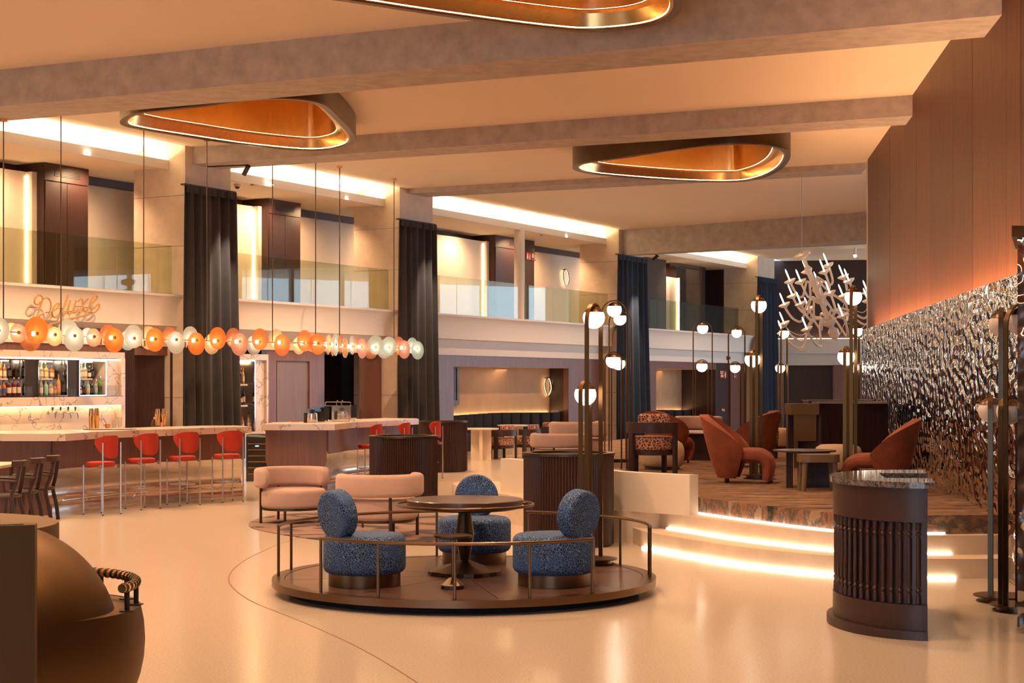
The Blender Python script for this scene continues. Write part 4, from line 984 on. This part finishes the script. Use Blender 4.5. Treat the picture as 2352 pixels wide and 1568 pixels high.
def bottle(loc, h, r, body, labm, cap, lab, sh=.58):
    t = thing('bottle', lab, 'bottle', loc, TH, 'spirit bottles on the back bar')
    nr = r*.32
    MB().lathe([(r*.9,0),(r,.01),(r,h*sh),(r*.85,h*(sh+.08)),(nr,h*(sh+.17)),(nr,h*.9)], 14).build('glass_body', BM[body], t, ang=40)
    MB().cyl(0,0,h*.9,h,nr*1.15,10).build('cap', CP[cap], t)
    MB().lathe([(r*1.015,h*.14),(r*1.015,h*(sh-.12))], 14).build('paper_label', LB[labm], t, ang=40)
def bottles(lst, yb, w_, where, zfix=None):
    for i, (x, ht, r, body, lb, cap, desc) in enumerate(lst):
        s_ = sx(x,w_); p = fac(s_,w_); sc_ = F/p.y
        zb = zfix if zfix is not None else fz(x,yb,w_); bottle((p.x,p.y,zb), ht/sc_, r/sc_, body, lb, cap, desc+' '+where)

bottles([(1,40,4.2,'amber','cream','red','amber bottle with red cap'),(10.5,38,4.2,'rose','cream','black','rose coloured bottle'),(21.5,41,5.5,'black','dark','black','tall black bottle')], 868.5, .52, 'on the upper end shelf', ZM[0]+.001)
for i in range(1): pass
bottles([(-1.5,33,4.2,'amber','blue','gold','amber bottle with a blue band'),(9,36,4.6,'amber','blue','black','square amber bottle with slanted blue label'),(20.5,40,5.5,'red','cream','black','dark red bottle with cream label'),(32,42,5.2,'red','cream','cork','red wine bottle next to the dark one'),(43,42,5.0,'red','cream','cork','red wine bottle next to the steel panel')], 908, .385, 'on the lower end shelf', Z3+.031)
bottles([(95,35,5,'clear','cream','cork','clear bottle with orange stopper'),(106,33,5.5,'gold','cream','silver','pale golden bottle'),(119,30,5.8,'amber','cream','cork','squat amber bottle')], 868.5, .52, 'on the upper middle shelf', ZM[1]+.001)
bottles([(94,39,5,'clear','cream','teal','tall clear bottle'),(105.5,36,5,'teal','mint','silver','pale teal bottle with mint label'),(116.5,35,6,'clear','cream','black','square clear bottle'),(126,27,4.5,'rose','peach','red','short rose bottle'),(134.5,48,4.6,'gold','peach','silver','golden bottle with long neck'),(145.5,52,5.0,'black','dark','gold','very tall black bottle')], 908, .385, 'on the lower middle shelf', Z3+.031)
bottles([(187.5,32,4.5,'clear','cream','teal','clear bottle with teal cap'),(195,35,5.5,'clear','cream','silver','clear bottle with pale green cap'),(205,29,4.5,'black','cream','silver','black bottle with cream label'),(213,37,5,'black','dark','cork','tall black bottle with cork')], 868.5, .52, 'on the upper shelf beside the stemmed glasses', ZM[2]+.001)
bottles([(185,25,3.5,'red','cream','red','slim dark red bottle'),(192,31,5,'black','dark','black','round black bottle'),(202,34,4.8,'teal','cream','teal','pale blue bottle'),(211,35,5,'navy','dark','red','navy bottle with red cap'),(220,36,4.5,'clear','mint','silver','clear bottle with mint label'),(229.5,43,5,'green','dark','silver','bright green bottle')], 907, .385, 'on the lower shelf beside the stemmed glasses', Z3+.031)
def tumbler(loc, h, r, lab, grp):
    t = thing('drinking_glass', lab, 'glass', loc, 0, grp)
    MB().lathe([(0,.0),(r*.85,.0),(r,h),(r*.93,h),(r*.8,.012),(0,.012)], 14).build('bowl', MT['clear'], t)
for i, x in enumerate((59.5,65.5,71.5)):
    p = fac(sx(x,.28),.28)
    for k in range(2): tumbler((p.x,p.y,Z3+.0125+k*.092), .09, .028, ('upper' if k else 'lower')+' tumbler of a stack of two '+('next to the end display bay','between two other stacks','next to the middle display bay')[i], 'stacked tumblers on the back bar ledge')
for i, x in enumerate((158,164.5,171)):
    p = fac(sx(x,.28),.28); tumbler((p.x,p.y,Z3+.0125), .14, .033, 'tall glass on the back bar ledge '+('next to the middle display bay','between two other tall glasses','next to the bay with the green bottle')[i], 'tall glasses on the back bar ledge')
for i, x in enumerate((249,257,265)):
    p = fac(sx(x,.26),.26); t = thing('wine_glass','stemmed glass on the back bar ledge '+('next to the bay with the green bottle','between two other stemmed glasses','next to the marble pilaster')[i],'glass',(p.x,p.y,Z3+.0125),0,'stemmed glasses on the back bar ledge')
    MB().lathe([(.032,0),(.004,.006),(.004,.09),(.02,.10),(.036,.14),(.033,.2)], 14).build('bowl', MT['clear'], t)
# beer taps
for i, x in enumerate((119,137,154.5,171)):
    s_ = sx(x,.36); z = fz(x,948,.36)
    t = thing('beer_tap', ['beer tap first from the open end of the splashback','beer tap second from the open end of the splashback','beer tap third from the open end of the splashback','beer tap nearest the marble side of the splashback'][i], 'tap', M_=FM @ Matrix.Translation((s_,.38,z)), group='beer taps on the marble splashback')
    MB().tube([(-.06,.02,0),(0,-.02,0),(0,-.09,.0),(0.01,-.10,-.06),(.01,-.10,-.10)], .013, 8).build('spout', MT['chrome'], t)
    MB().tube([(0,-.04,.0),(0,-.04,.05),(0,-.045,.06)], .01).build('stem', MT['chrome'], t); MB().tube([(0,-.04,.05),(0,-.045,.09),(0,-.05,.13)], [.012,.018,.016], 10).build('handle', MT['black'], t)
    c = MB().cyl(0,0,-.02,.01,.03,14); c.turn(Matrix.Translation((-.06,.01,0)) @ Matrix.Rotation(PI/2,4,'X')); c.build('flange', MT['chrome'], t)
# bay 2 display case
b2c = thing('display_case', 'narrow marble framed bottle case beside the plum door', 'display case', M_=FM)
a, b, c = sx(540,.5), sx(586,.45), sx(615,.45)
zA, zB = fz(585,830,.45), .75
MB().box(a,b,.80,.84,zB,zA).build('case_back', MT['steel'], b2c, ang=0)
MB().box(b-.03,b,.44,.80,zB,zA).build('case_frame', MT['chrome'], b2c, ang=0); MB().box(a,b,.44,.80,zA,zA+.03).build('case_frame', MT['chrome'], b2c, ang=0)
MB().box(b,c-.06,.50,.84,.0,zA+.03).build('marble_panel', MT['marble'], b2c, ang=0); MB().box(c-.065,c,.43,.62,0,zA+.16).build('marble_jamb', MT['marble'], b2c, ang=0)
MB().box(a,c-.065,.43,.62,zA+.032,zA+.16).build('marble_head', MT['marble'], b2c, ang=0); MB().box(a,c-.065,.40,.84,.62,.75).build('marble_sill', MT['marble'], b2c, ang=0)
for y in (882,930): z = fz(560,y,.6); MB().box(a,a+(b-a)*.62,.47,.80,z-.03,z).build('shelf', MT['ledw'] if False else MT['white'], b2c, ang=0)
MB().box(a,a+(b-a)*.6,.5,.56,zA-.03,zA-.012).build('case_light', MT['led'], b2c, ang=0)
bottles([(553.5,36,3.6,'red','dark','gold','slim dark red bottle with gold cap'),(558.5,36,3.2,'gold','cream','gold','slim golden bottle')], 880.5, .6, 'on the upper shelf of the narrow case')
bottles([(553.5,30,4,'black','cream','black','black bottle with round pale label'),(559.5,38,4,'black','peach','black','black bottle with peach label')], 928, .6, 'on the middle shelf of the narrow case')
bottles([(557,38,4,'rose','cream','red','rose bottle with cream label'),(570,44,3.6,'clear','cream','black','clear bottle with black stopper')], 984, .6, 'at the bottom of the narrow case', .751)

# ---------------- things on the bars
def shaker(p, lab, h=.30, r=.042):
    t = thing('cocktail_shaker', lab, 'shaker', p, 0, 'gold cocktail shakers')
    MB().lathe([(r*.78,0),(r*.8,.01),(r,h*.62),(r*1.04,h*.63)], 20).build('tin', MT['brass'], t); MB().lathe([(r*1.0,h*.60),(r*.98,h*.66),(r*.72,h),(0,h)], 20).build('cap', MT['brass'], t)
def on_bar(x, y): q = fl(x,y,1.12); return (q.x,q.y,1.121)
tag(MB().box(0,.72,-.14,.10,0,.006).build('bar_mat', MT['black'], loc=on_bar(197,986.5)), 'black rubber bar mat under the shakers and tumblers', 'bar mat')
def mat_on(x,y): q = on_bar(x,y); return (q[0],q[1],1.1275)
shaker(mat_on(210,985.5),'gold shaker at the outer end of the bar mat'); shaker(mat_on(222,984.5),'gold shaker next to the glass pourer')
tumbler(mat_on(263,983.5),.10,.045,'low cut glass on the bar mat beside a tall cut glass','glasses on the bar mat'); tumbler(mat_on(275,983),.16,.04,'tall cut glass at the end of the bar mat','glasses on the bar mat')
t = thing('jigger','small copper cup on the bar mat','cup',mat_on(247,984)); MB().lathe([(.03,0),(.04,.06),(.034,.06),(.025,.01),(0,.01)], 14).build('bowl', mat('copper',(.7,.32,.2),.25,1), t)
t = thing('glass_pourer','small glass bottle with gold pourer on the bar mat','bottle',mat_on(234,984)); MB().lathe([(.03,0),(.033,.06),(.01,.11),(.01,.13)], 12).build('glass_body', MT['clear'], t); MB().tube([(0,0,.13),(.02,0,.15),(.07,0,.06)], .006).build('spout', MT['brass'], t)
shaker(on_bar(362,977.5),'gold shaker beside the glass decanter',.27); shaker(on_bar(377,977.0),'gold shaker beside the copper mug',.27)
t = thing('decanter','glass decanter with gold neck on the curved bar','decanter',on_bar(354,979)); MB().lathe([(.04,0),(.05,.03),(.03,.09),(.012,.11)], 14).build('glass_body', MT['clear'], t); MB().cyl(0,0,.11,.15,.013,10).build('neck', MT['brass'], t)
t = thing('copper_mug','small copper mug on the curved bar','mug',on_bar(371,979.5)); MB().lathe([(.03,0),(.034,.07),(.03,.07),(.026,.01),(0,.01)], 14).build('bowl', mat('copper_mug',(.7,.32,.2),.25,1), t)
# coffee machine
q = fl(780,967.5,1.12)
t = thing('coffee_machine', 'polished steel espresso machine with top rail', 'coffee machine', (q.x,q.y+.25,1.121), math.radians(-8))
MB().box(-.235,.235,-.22,.22,.03,.27).build('body', MT['chrome'], t, ang=0); MB().box(-.245,.245,-.23,.23,.27,.285).build('top_plate', MT['chrome'], t, ang=0)
MB().tube([(-.235,-.2,.285),(-.235,-.2,.33),(-.22,-.2,.345),(.21,-.2,.345),(.225,-.2,.33),(.225,-.2,.285)], .008).build('cup_rail', MT['chrome'], t)
for x in (-.03,.06): MB().tube([(x,-.2,.285),(x,-.2,.36),(x+.02,-.22,.37)], .011).build('valve', MT['chrome'], t)
for x in (-.2,.2): MB().cyl(x,-.18,0,.03,.022,10).build('foot', MT['chrome'], t); MB().cyl(x,.18,0,.03,.022,10).build('foot', MT['chrome'], t)
lg = MB()
for k, (h0, h1) in enumerate(((.0,.03),(.0,.045),(.005,.03),(.0,.028),(.0,.028),(-.01,.028),(.0,.035))): lg.tube([(-.005+k*.022,-.224,.105+h0),(.001+k*.022,-.224,.105+h1),(.012+k*.022,-.224,.108)], .004, 6)
lg.build('badge', MT['white'], t)
q = fl(721,969,1.12)
t = thing('black_machine', 'black gloss sided machine next to the steel espresso machine', 'machine', (q.x,q.y+.3,1.121))
pr = [(-.17,0),(.15,0),(.15,.27),(.0,.265),(-.12,.24),(-.17,.18)]
MB().add([(p[0],-.02,p[1]) for p in pr]+[(p[0],.02,p[1]) for p in pr], [list(range(6)),list(range(6,12))[::-1]]+[(i,(i+1)%6,6+(i+1)%6,6+i) for i in range(6)]).build('side_panel', MT['gloss'], t, ang=20)
MB().box(-.13,.13,.021,.3,.03,.23).build('body', MT['black'], t, ang=0)
for x, z in ((.09,.2),(.12,.05),(-.02,.05)): b = MB().cyl(0,0,0,.006,.008,8); b.turn(Matrix.Translation((x,-.02,z)) @ Matrix.Rotation(PI/2,4,'X')); b.build('screw', MT['chrome'], t)
q = fl(715,971,1.12)
t = thing('coffee_grinder', 'small steel coffee grinder with black lid', 'grinder', (q.x,q.y+.12,1.121))
MB().lathe([(.09,0),(.095,.02),(.085,.16),(.06,.17)], 20).build('body', MT['steel'], t); MB().lathe([(.035,.17),(.05,.19),(.05,.23),(.02,.245),(0,.245)], 16).build('lid', MT['black'], t); MB().cyl(-.11,.02,.0,.17,.04,14).build('hopper', MT['black'], t)

# ================================================================ LETTERED SIGN
strokes = [[(415,190),(400,215),(375,220),(355,200),(360,165),(380,135),(405,122),(430,135),(440,165),(425,215),(400,290),(375,360)],
 [(440,165),(480,150),(510,170),(525,215),(520,270),(500,330),(470,370),(440,388),(415,375),(405,345),(420,325),(440,322)],
 [(540,290),(575,270),(600,240),(610,215),(590,210),(565,235),(545,275),(540,315),(550,345),(575,350),(605,330),(640,290),(670,230),(690,170),(700,125)],
 [(700,125),(660,250),(640,310),(648,330),(665,322),(690,285),(725,180)],[(725,180),(700,280),(700,310),(715,318),(745,295),(770,230),(785,180)],[(785,180),(765,250),(752,290),(765,305),(790,290),(812,262)],
 [(805,190),(835,162),(850,178),(852,230),(865,280),(885,287),(912,258)],[(908,160),(870,200),(835,270),(815,302)],
 [(912,258),(930,215),(965,195),(1000,150),(995,130),(970,135),(940,175),(925,220),(925,255),(945,270),(975,255),(1000,225),(1020,215),(1020,250),(990,290),(950,310),(800,350),(600,400),(480,440)]]
sg = thing('lettered_sign', 'gold tube script sign reading Deluxe on the slab edge', 'sign', M_=FM)
OC = mat('ochre_tube',(.50,.27,.07),.4)
for st_ in strokes:
    P = [(sx(x/4.48,.0), .0, fz(x/4.48,650+y/4.48,.0)) for x,y in st_]
    MB().tube(spline(P,5), .016, 8).build('tube_letter', OC, sg, ang=60)
for x, y in ((385,250),(545,300),(655,260),(740,290),(850,240),(930,250),(980,300)):
    s_, z = sx(x/4.48,0), fz(x/4.48,650+y/4.48,0); MB().tube([(s_,.0,z),(s_,.19,z)], .005, 6).build('stand_off', MT['bronze2'], sg)

# ================================================================ DISC CHANDELIER
dc = thing('disc_chandelier', 'long suspended chandelier of coloured glass discs over the bars', 'chandelier')
ctrl = [(-30,25.2),(8,25.7),(34,26.4),(150,28.1),(255,29.4),(444,31.2),(641,32.9),(735,33.7),(775,35.2),(800,36.3),(830,36.9),(905,37.6),(960,38.3)]
def dof(x):
    for (xa,da),(xb,db) in zip(ctrl,ctrl[1:]):
        if x <= xb: return da+(db-da)*(x-xa)/(xb-xa)
    return ctrl[-1][1]
ZD = 2.632
def ch(x): d = dof(x); return Vector((at(x,0,d).x,d,ZD))
DM = {}
for nm, c, e in (('o',(.85,.30,.06),.55),('s',(.62,.66,.68),.35),('p',(.75,.42,.32),.4),('c',(.80,.66,.42),.6),('b',(.55,.68,.70),.4),('r',(.60,.24,.11),.3)):
    m, nt, b, N = nodes('disc_glass_'+dict(o='orange',s='silver',p='pink',c='cream',b='pale_blue',r='rust')[nm]); L = nt.links.new
    b.inputs['Base Color'].default_value = (*c,1); b.inputs['Roughness'].default_value = .35
    tr = N('ShaderNodeBsdfTranslucent'); tr.inputs[0].default_value = (*c,1); mx = N('ShaderNodeMixShader'); mx.inputs[0].default_value = .5
    L(b.outputs[0], mx.inputs[1]); L(tr.outputs[0], mx.inputs[2])
    tp_ = N('ShaderNodeBsdfTransparent'); m2 = N('ShaderNodeMixShader'); m2.inputs[0].default_value = .25; L(mx.outputs[0], m2.inputs[1]); L(tp_.outputs[0], m2.inputs[2])
    L(m2.outputs[0], nt.nodes['Material Output'].inputs[0]); DM[nm] = m
discs = [(-12,0,62,'s','s'),(34,-2,44,'p','c'),(77,8,62,'o','r'),(118,-4,44,'c','r'),(163,-7,58,'s','s'),(208,-2,42,'p','s'),(255,-6,56,'o','r'),(300,4,54,'s','b'),(349,-2,54,'o','c'),(397,-7,52,'s','r'),(444,-8,52,'o','s'),(493,6,51,'o','c'),
 (543,-7,52,'p','r'),(590,6,50,'o','s'),(641,-6,50,'o','c'),(693,5,49,'o','c'),(724,-2,48,'o','p'),(747,2,40,'c','s'),(762,0,52,'b','p'),(773,3,42,'r','p'),(784,-5,44,'o','b'),(801,3,44,'s','b'),(824,-4,46,'p','r'),(857,5,45,'b','r'),(888,3,44,'b','s'),(922,-4,42,'p','r'),(953,-5,42,'b','b')]
pts = [ch(x) for x in (-30,8,76,163,255,349,444,543,641,735,775,800,835,905,960)]
MB().tube(spline(pts,4), .012, 8).build('rail', MT['brass'], dc)
for x, off, hp, c1_, c2_ in discs:
    p = ch(x); e_ = 30 if x < 720 else 8; a, b = ch(x-e_), ch(x+e_); tg = (b-a).normalized() if x > 720 else (ch(690)-ch(255)).normalized(); nr = Vector((tg.y,-tg.x,0))
    if nr.y > 0: nr = -nr
    r = hp/2*p.y/F; dz = off*p.y/F
    for sgn, cc, rr_, oz in ((1,c1_,r,dz),(-1,c2_,r*random.uniform(.8,1.05),-dz*1.2)):
        m = MB().lathe([(0,-.004),(rr_,-.004),(rr_,.004),(0,.004)], 40)
        m.turn(nr.to_track_quat('Z','Y').to_matrix().to_4x4()); o = m.build('glass_disc', DM[cc], dc, loc=p+nr*.085*sgn+Vector((0,0,oz)))
        k = MB().lathe([(.03,-.014),(.03,.014),(0,.014)], 14); k.turn(nr.to_track_quat('Z','Y').to_matrix().to_4x4()); k.build('boss', MT['brass'], dc, loc=p+nr*(.10*sgn))
    MB().sphere(p,.042,12,8).build('bulb', MT['bulb'], dc)
for x, y in ((8,272),(140,None),(330,None),(475,None),(626,None),(725,None),(780,383),(905,408)):
    p = ch(x); zt_ = 6.02 if x == 8 else 6.58; MB().cyl(p.x,p.y,ZD,zt_-.01,.011,8).build('rod', MT['bronze2'], dc)
    MB().cyl(p.x,p.y,zt_-.05,zt_-.002,.065,16).build('ceiling_rose', MT['brass'], dc)
for x in (48,138,230,330,424): 
    p = ch(x); MB().cyl(p.x,p.y,ZD-.14,ZD-.03,.045,14).build('downlight_cup', MT['brass'], dc)

# ================================================================ WHITE CHANDELIER
wc = thing('glass_chandelier', 'tilted white glass candle chandelier hanging by the walnut wall', 'chandelier', at(1885,690,36.2), 0)
wm = mat('milky_glass',(.80,.72,.66),.12,var=(20,.06)); cm = emit('candle_tube',(1,.86,.7),3.0); bm_ = mat('crystal_cup',(.85,.8,.72),.08)
TL = Matrix.Rotation(math.radians(-24),4,'Y') @ Matrix.Rotation(math.radians(10),4,'X')
def tb_(mb): return mb.turn(TL)
tb_(MB().lathe([(0,-1.0),(.03,-.96),(.12,-.88),(.13,-.75),(.05,-.66),(.16,-.56),(.17,-.48),(.07,-.42),(.055,-.1),(.07,.2),(.10,.28),(.06,.34),(.06,.7),(.09,.78),(.04,.86),(.05,1.02),(.20,1.10),(.21,1.15),(0,1.16)], 24)).build('stem', wm, wc, ang=40)
for ring, (n, zr, R_, zt_, a_off) in enumerate(((8,-.50,1.08,-.32,.1),(7,-.05,.78,.20,.35),(5,.36,.48,.62,.2))):
    for k in range(n):
        a = 2*PI*k/n+a_off; c, s_ = math.cos(a), math.sin(a)
        pr = [(.06,zr),(.25*R_,zr+.16),(.48*R_,zr+.02),(.72*R_,zr-.28*R_),(.92*R_,zt_-.34),(R_,zt_-.1),(R_,zt_)]
        m = MB().tube(spline([(r*c,r*s_,z) for r,z in pr],4), .027, 8); tb_(m).build('arm', wm, wc, ang=60)
        cup = MB().lathe([(.015,zt_-.07),(.04,zt_-.03),(.11,zt_+.01),(.14,zt_+.05),(.06,zt_+.04),(.02,zt_+.06),(.0,zt_+.06)], 14, R_*c, R_*s_); u = tb_(cup).build('drip_cup', bm_, wc)
        cd = MB().lathe([(.017,zt_+.06),(.017,zt_+.27),(.008,zt_+.32),(0,zt_+.33)], 8, R_*c, R_*s_); tb_(cd).build('candle', cm, wc)
for k in range(8):
    a, b = 2*PI*k/8+.1, 2*PI*(k+1)/8+.1; q0, q1 = Vector((1.08*math.cos(a),1.08*math.sin(a),-.42)), Vector((1.08*math.cos(b),1.08*math.sin(b),-.42))
    m = MB().tube([q0.lerp(q1,i/12)+Vector((0,0,-.55*math.sin(PI*i/12)*.6)) for i in range(13)], .008, 6); tb_(m).build('bead_garland', bm_, wc)
tp = TL @ Vector((0,0,1.15)); MB().cyl(tp.x,tp.y,tp.z,6.575-wc.location.z,.006,6).build('hanging_wire', MT['alu'], wc)

# ================================================================ WALL SCONCES, BANQUETTES, SIGNS
def sconce(s_, w_, z, lab):
    t = thing('wall_sconce', lab, 'wall lamp', M_=FM @ Matrix.Translation((s_,w_,z)), group='bronze loop wall sconces')
    P = [(.20*math.cos(a)*(1+.18*math.cos(2*a+1)),-.10,.27*math.sin(a)*(1+.06*math.sin(3*a))) for a in [2*PI*i/32 for i in range(32)]]
    MB().tube(P, .016, 8, True).build('loop', MT['bronze2'], t); MB().tube([(p[0]*.95,-.075,p[2]*.97) for p in P], .005, 6, True).build('led_ring', MT['led'], t)
    MB().tube([(-.06,-.0,.25),(-.06,-.10,.27),(-.03,-.1,.27)], .014).build('arm', MT['bronze2'], t)
    return t
def wpt(x, y, w_): return sx(x,w_), fz(x,y,w_)
s_, z_ = wpt(1253,887,wN); sconce(s_,wN,z_,'bronze loop wall sconce glowing inside the banquette niche')
s_, z_ = wpt(1294,637,2.85); sconce(s_,2.85,z_,'bronze loop wall sconce on the gallery wall above')
s_, z_ = wpt(826,572,2.85); sconce(s_,2.85,z_,'bronze loop wall sconce half hidden by a limestone column')
def banquette(sa, sb, w_, ztop, n, lab):
    t = thing('banquette', lab, 'banquette', M_=FM)
    for i in range(n):
        a, b = sa+(sb-sa)*i/n, sa+(sb-sa)*(i+1)/n; bow = .22*abs((i+.5)/n*2-1)**2
        m = MB(); m.prism([(q[0]+(a+b)/2,q[1]+w_-.14-bow) for q in rrect(b-a-.006,.20,.08,4)], .38, ztop-.04*abs((i+.5)/n*2-1)); o = m.build('back_channel', MT['banq'], t, ang=50)
    MB().box(sa,sb,w_-.85,w_-.24,0,.45).build('seat', MT['banq'], t, ang=0)
    MB().box(sa+.05,sb-.05,w_-.034,w_-.012,ztop-.09,ztop-.07).build('led_strip', MT['ledb'], t, ang=0)
zb_ = fz(1160,947,wN-.14)
banquette(sN0+.05,sN1-.05,wN,zb_,12,'black channelled banquette glowing in the wide niche')
banquette(sM0+.9,sM1-.03,wM,fz(1600,938,wM-.14),7,'black channelled banquette in the far niche')
# framed mirror at niche edge
t = thing('picture_frame','carved dark picture frame on the back wall of the banquette niche','picture', M_=FM)
fa, fb_ = sx(1022,wN), sx(1051,wN); f = MB(); f.box(fa,fb_,wN-.06,wN-.002,1.22,1.34); f.box(fa,fb_,wN-.06,wN-.002,2.22,2.34); f.box(fb_-.12,fb_,wN-.06,wN-.002,1.34,2.22); f.box(fa,fa+.12,wN-.06,wN-.002,1.34,2.22); f.build('frame', MT['bronze'], t, ang=0)
MB().box(fa+.12,fb_-.12,wN-.04,wN-.002,1.34,2.22).build('canvas', mat('violet_canvas',(.10,.07,.14),.5), t, ang=0)
# fire signs
def sign(xa, ya, xb, yb, w_, lab, pict):
    s0_, s1_ = sx(xa,w_), sx(xb,w_); z1_, z0_ = fz(xa,ya,w_), fz(xa,yb,w_); W, Hh = s1_-s0_, z1_-z0_
    t = thing('fire_sign', lab, 'sign', M_=FM @ Matrix.Translation((s0_,w_-.02,z0_)))
    MB().box(0,W,0,.01,0,Hh).build('plate', MT['redsign'], t, ang=0)
    m = MB()
    if pict == 'hand':
        m.box(.1*W,.48*W,-.003,0,.60*Hh,.95*Hh); m.lathe([(.2*W,-.0015),(.2*W,.0015)], 16) if False else None
        m.box(.25*W,.36*W,-.003,0,.40*Hh,.66*Hh); m.box(.16*W,.52*W,-.003,0,.12*Hh,.42*Hh)
    elif pict == 'ext': m.box(.12*W,.40*W,-.003,0,.15*Hh,.62*Hh); m.box(.18*W,.34*W,-.003,0,.66*Hh,.85*Hh)
    else: m.box(.1*W,.55*W,-.003,0,.35*Hh,.85*Hh)
    m.build('pictogram', MT['signw'], t, ang=0)
    if pict == 'hand': MB().box(.22*W,.36*W,-.004,-.003,.70*Hh,.85*Hh).build('button_mark', MT['redsign'], t, ang=0)
    f = MB().tube([(.72*W,-.003,.12*Hh),(.85*W,-.003,.3*Hh),(.7*W,-.003,.42*Hh),(.86*W,-.003,.55*Hh),(.76*W,-.003,.75*Hh)], .08*W, 6, flat=(.08*W,.002), up=(1,0,0)); f.build('flame_mark', MT['signw'], t, ang=0)
sign(1652,851,1668,868,W0+.03,'red fire alarm sign with a pressing hand on dark wood','hand')
sign(1208,578,1218,596.5,2.0,'red fire extinguisher sign on the gallery cabinet','ext'); sign(1219.5,579.5,1229,598,2.0,'red fire hose sign on the gallery cabinet','hose')
sign(1684,857,1690,869,W0,'small red sign beside a lamp on the mahogany wall','ext'); sign(1656,938,1664,945,W0+.03,'tiny red call point low on dark wood','hose')
s_, z_ = wpt(1670,822,.42); t = thing('alarm_beacon','red alarm beacon on the white frieze','alarm', M_=FM @ Matrix.Translation((s_,.40,z_)))
MB().box(-.05,.05,-.03,.02,-.07,.07).build('base', MT['redsign'], t, ang=0); c = MB().cyl(0,0,0,.07,.05,14); c.turn(Matrix.Translation((0,-.03,0)) @ Matrix.Rotation(PI/2,4,'X')); c.build('lens', mat('red_lens',(.5,.01,.01),.2), t)
# ceiling spot at far end
p = fl2(1964,586,6.3); t = thing('ceiling_spot','small bright ceiling spotlight beyond the sandy beam','spotlight',(p.x,p.y,6.3)); MB().cyl(0,0,0,.27,.05,12).build('body', MT['white'], t); MB().sphere((0,0,-.02),.06,12,8).build('lens', MT['down'], t)

# ================================================================ DARK WOODEN CHAIRS AND TABLE BY THE BAR END
def bistro(loc, dx, dy, lab):
    t = thing('wooden_chair', lab, 'chair', loc, math.atan2(dy,dx), 'dark carved chairs by the bar end')
    MB().lathe([(0,.40),(.19,.40),(.21,.42),(.20,.44),(.1,.432),(0,.43)], 24).build('seat', MT['dwood'], t, ang=50)
    for sg_ in (-1,1):
        MB().tube(spline([(-.22,.13*sg_,0),(-.19,.15*sg_,.2),(-.15,.14*sg_,.40),(-.20,.10*sg_,.58),(-.24,.07*sg_,.80)],5), .02, 6, flat=(.022,.014)).build('back_leg', MT['dwood'], t, ang=30)
        MB().tube(spline([(.17,.14*sg_,0),(.15,.15*sg_,.2),(.14,.14*sg_,.41)],4), .018, 8).build('front_leg', MT['dwood'], t)
        MB().tube(spline([(-.20,.11*sg_,.60),(0,.22*sg_,.62),(.20,.21*sg_,.62)],5), .014, 8).build('arm', MT['dwood'], t); MB().tube([(.18,.21*sg_,.62),(.16,.16*sg_,.42)], .012, 8).build('arm_post', MT['dwood'], t)
    MB().sweep([(q.x,q.y) for q in spline([(-.17,-.17,0),(-.25,-.07,0),(-.25,.07,0),(-.17,.17,0)],5)], [(-.02,.78),(.02,.78),(.025,.85),(-.01,.86)]).build('top_rail', MT['dwood'], t, ang=40)
bistro((at(88,0,21.2).x,21.2,0), -1,.05,'carved dark chair closest to the bar end panel')
bistro((at(50,0,20.5).x,20.5,0), -1,.05,'carved dark chair, middle one of the row by the bar end')
bistro((at(8,0,19.8).x,19.8,0), -1,.05,'carved dark chair, outermost of the row by the bar end')
t = thing('bistro_table','long wooden table beside the dark carved chairs','table',(at(-60,0,20.9).x,20.9,0))
MB().box(-.75,.50,-.55,.60,.72,.755).build('table_top', MT['stone'], t, ang=0)
for x in (-.6,.35):
    for y in (-.4,.45): MB().cyl(x,y,0,.72,.025,10).build('leg', MT['dwood'], t)
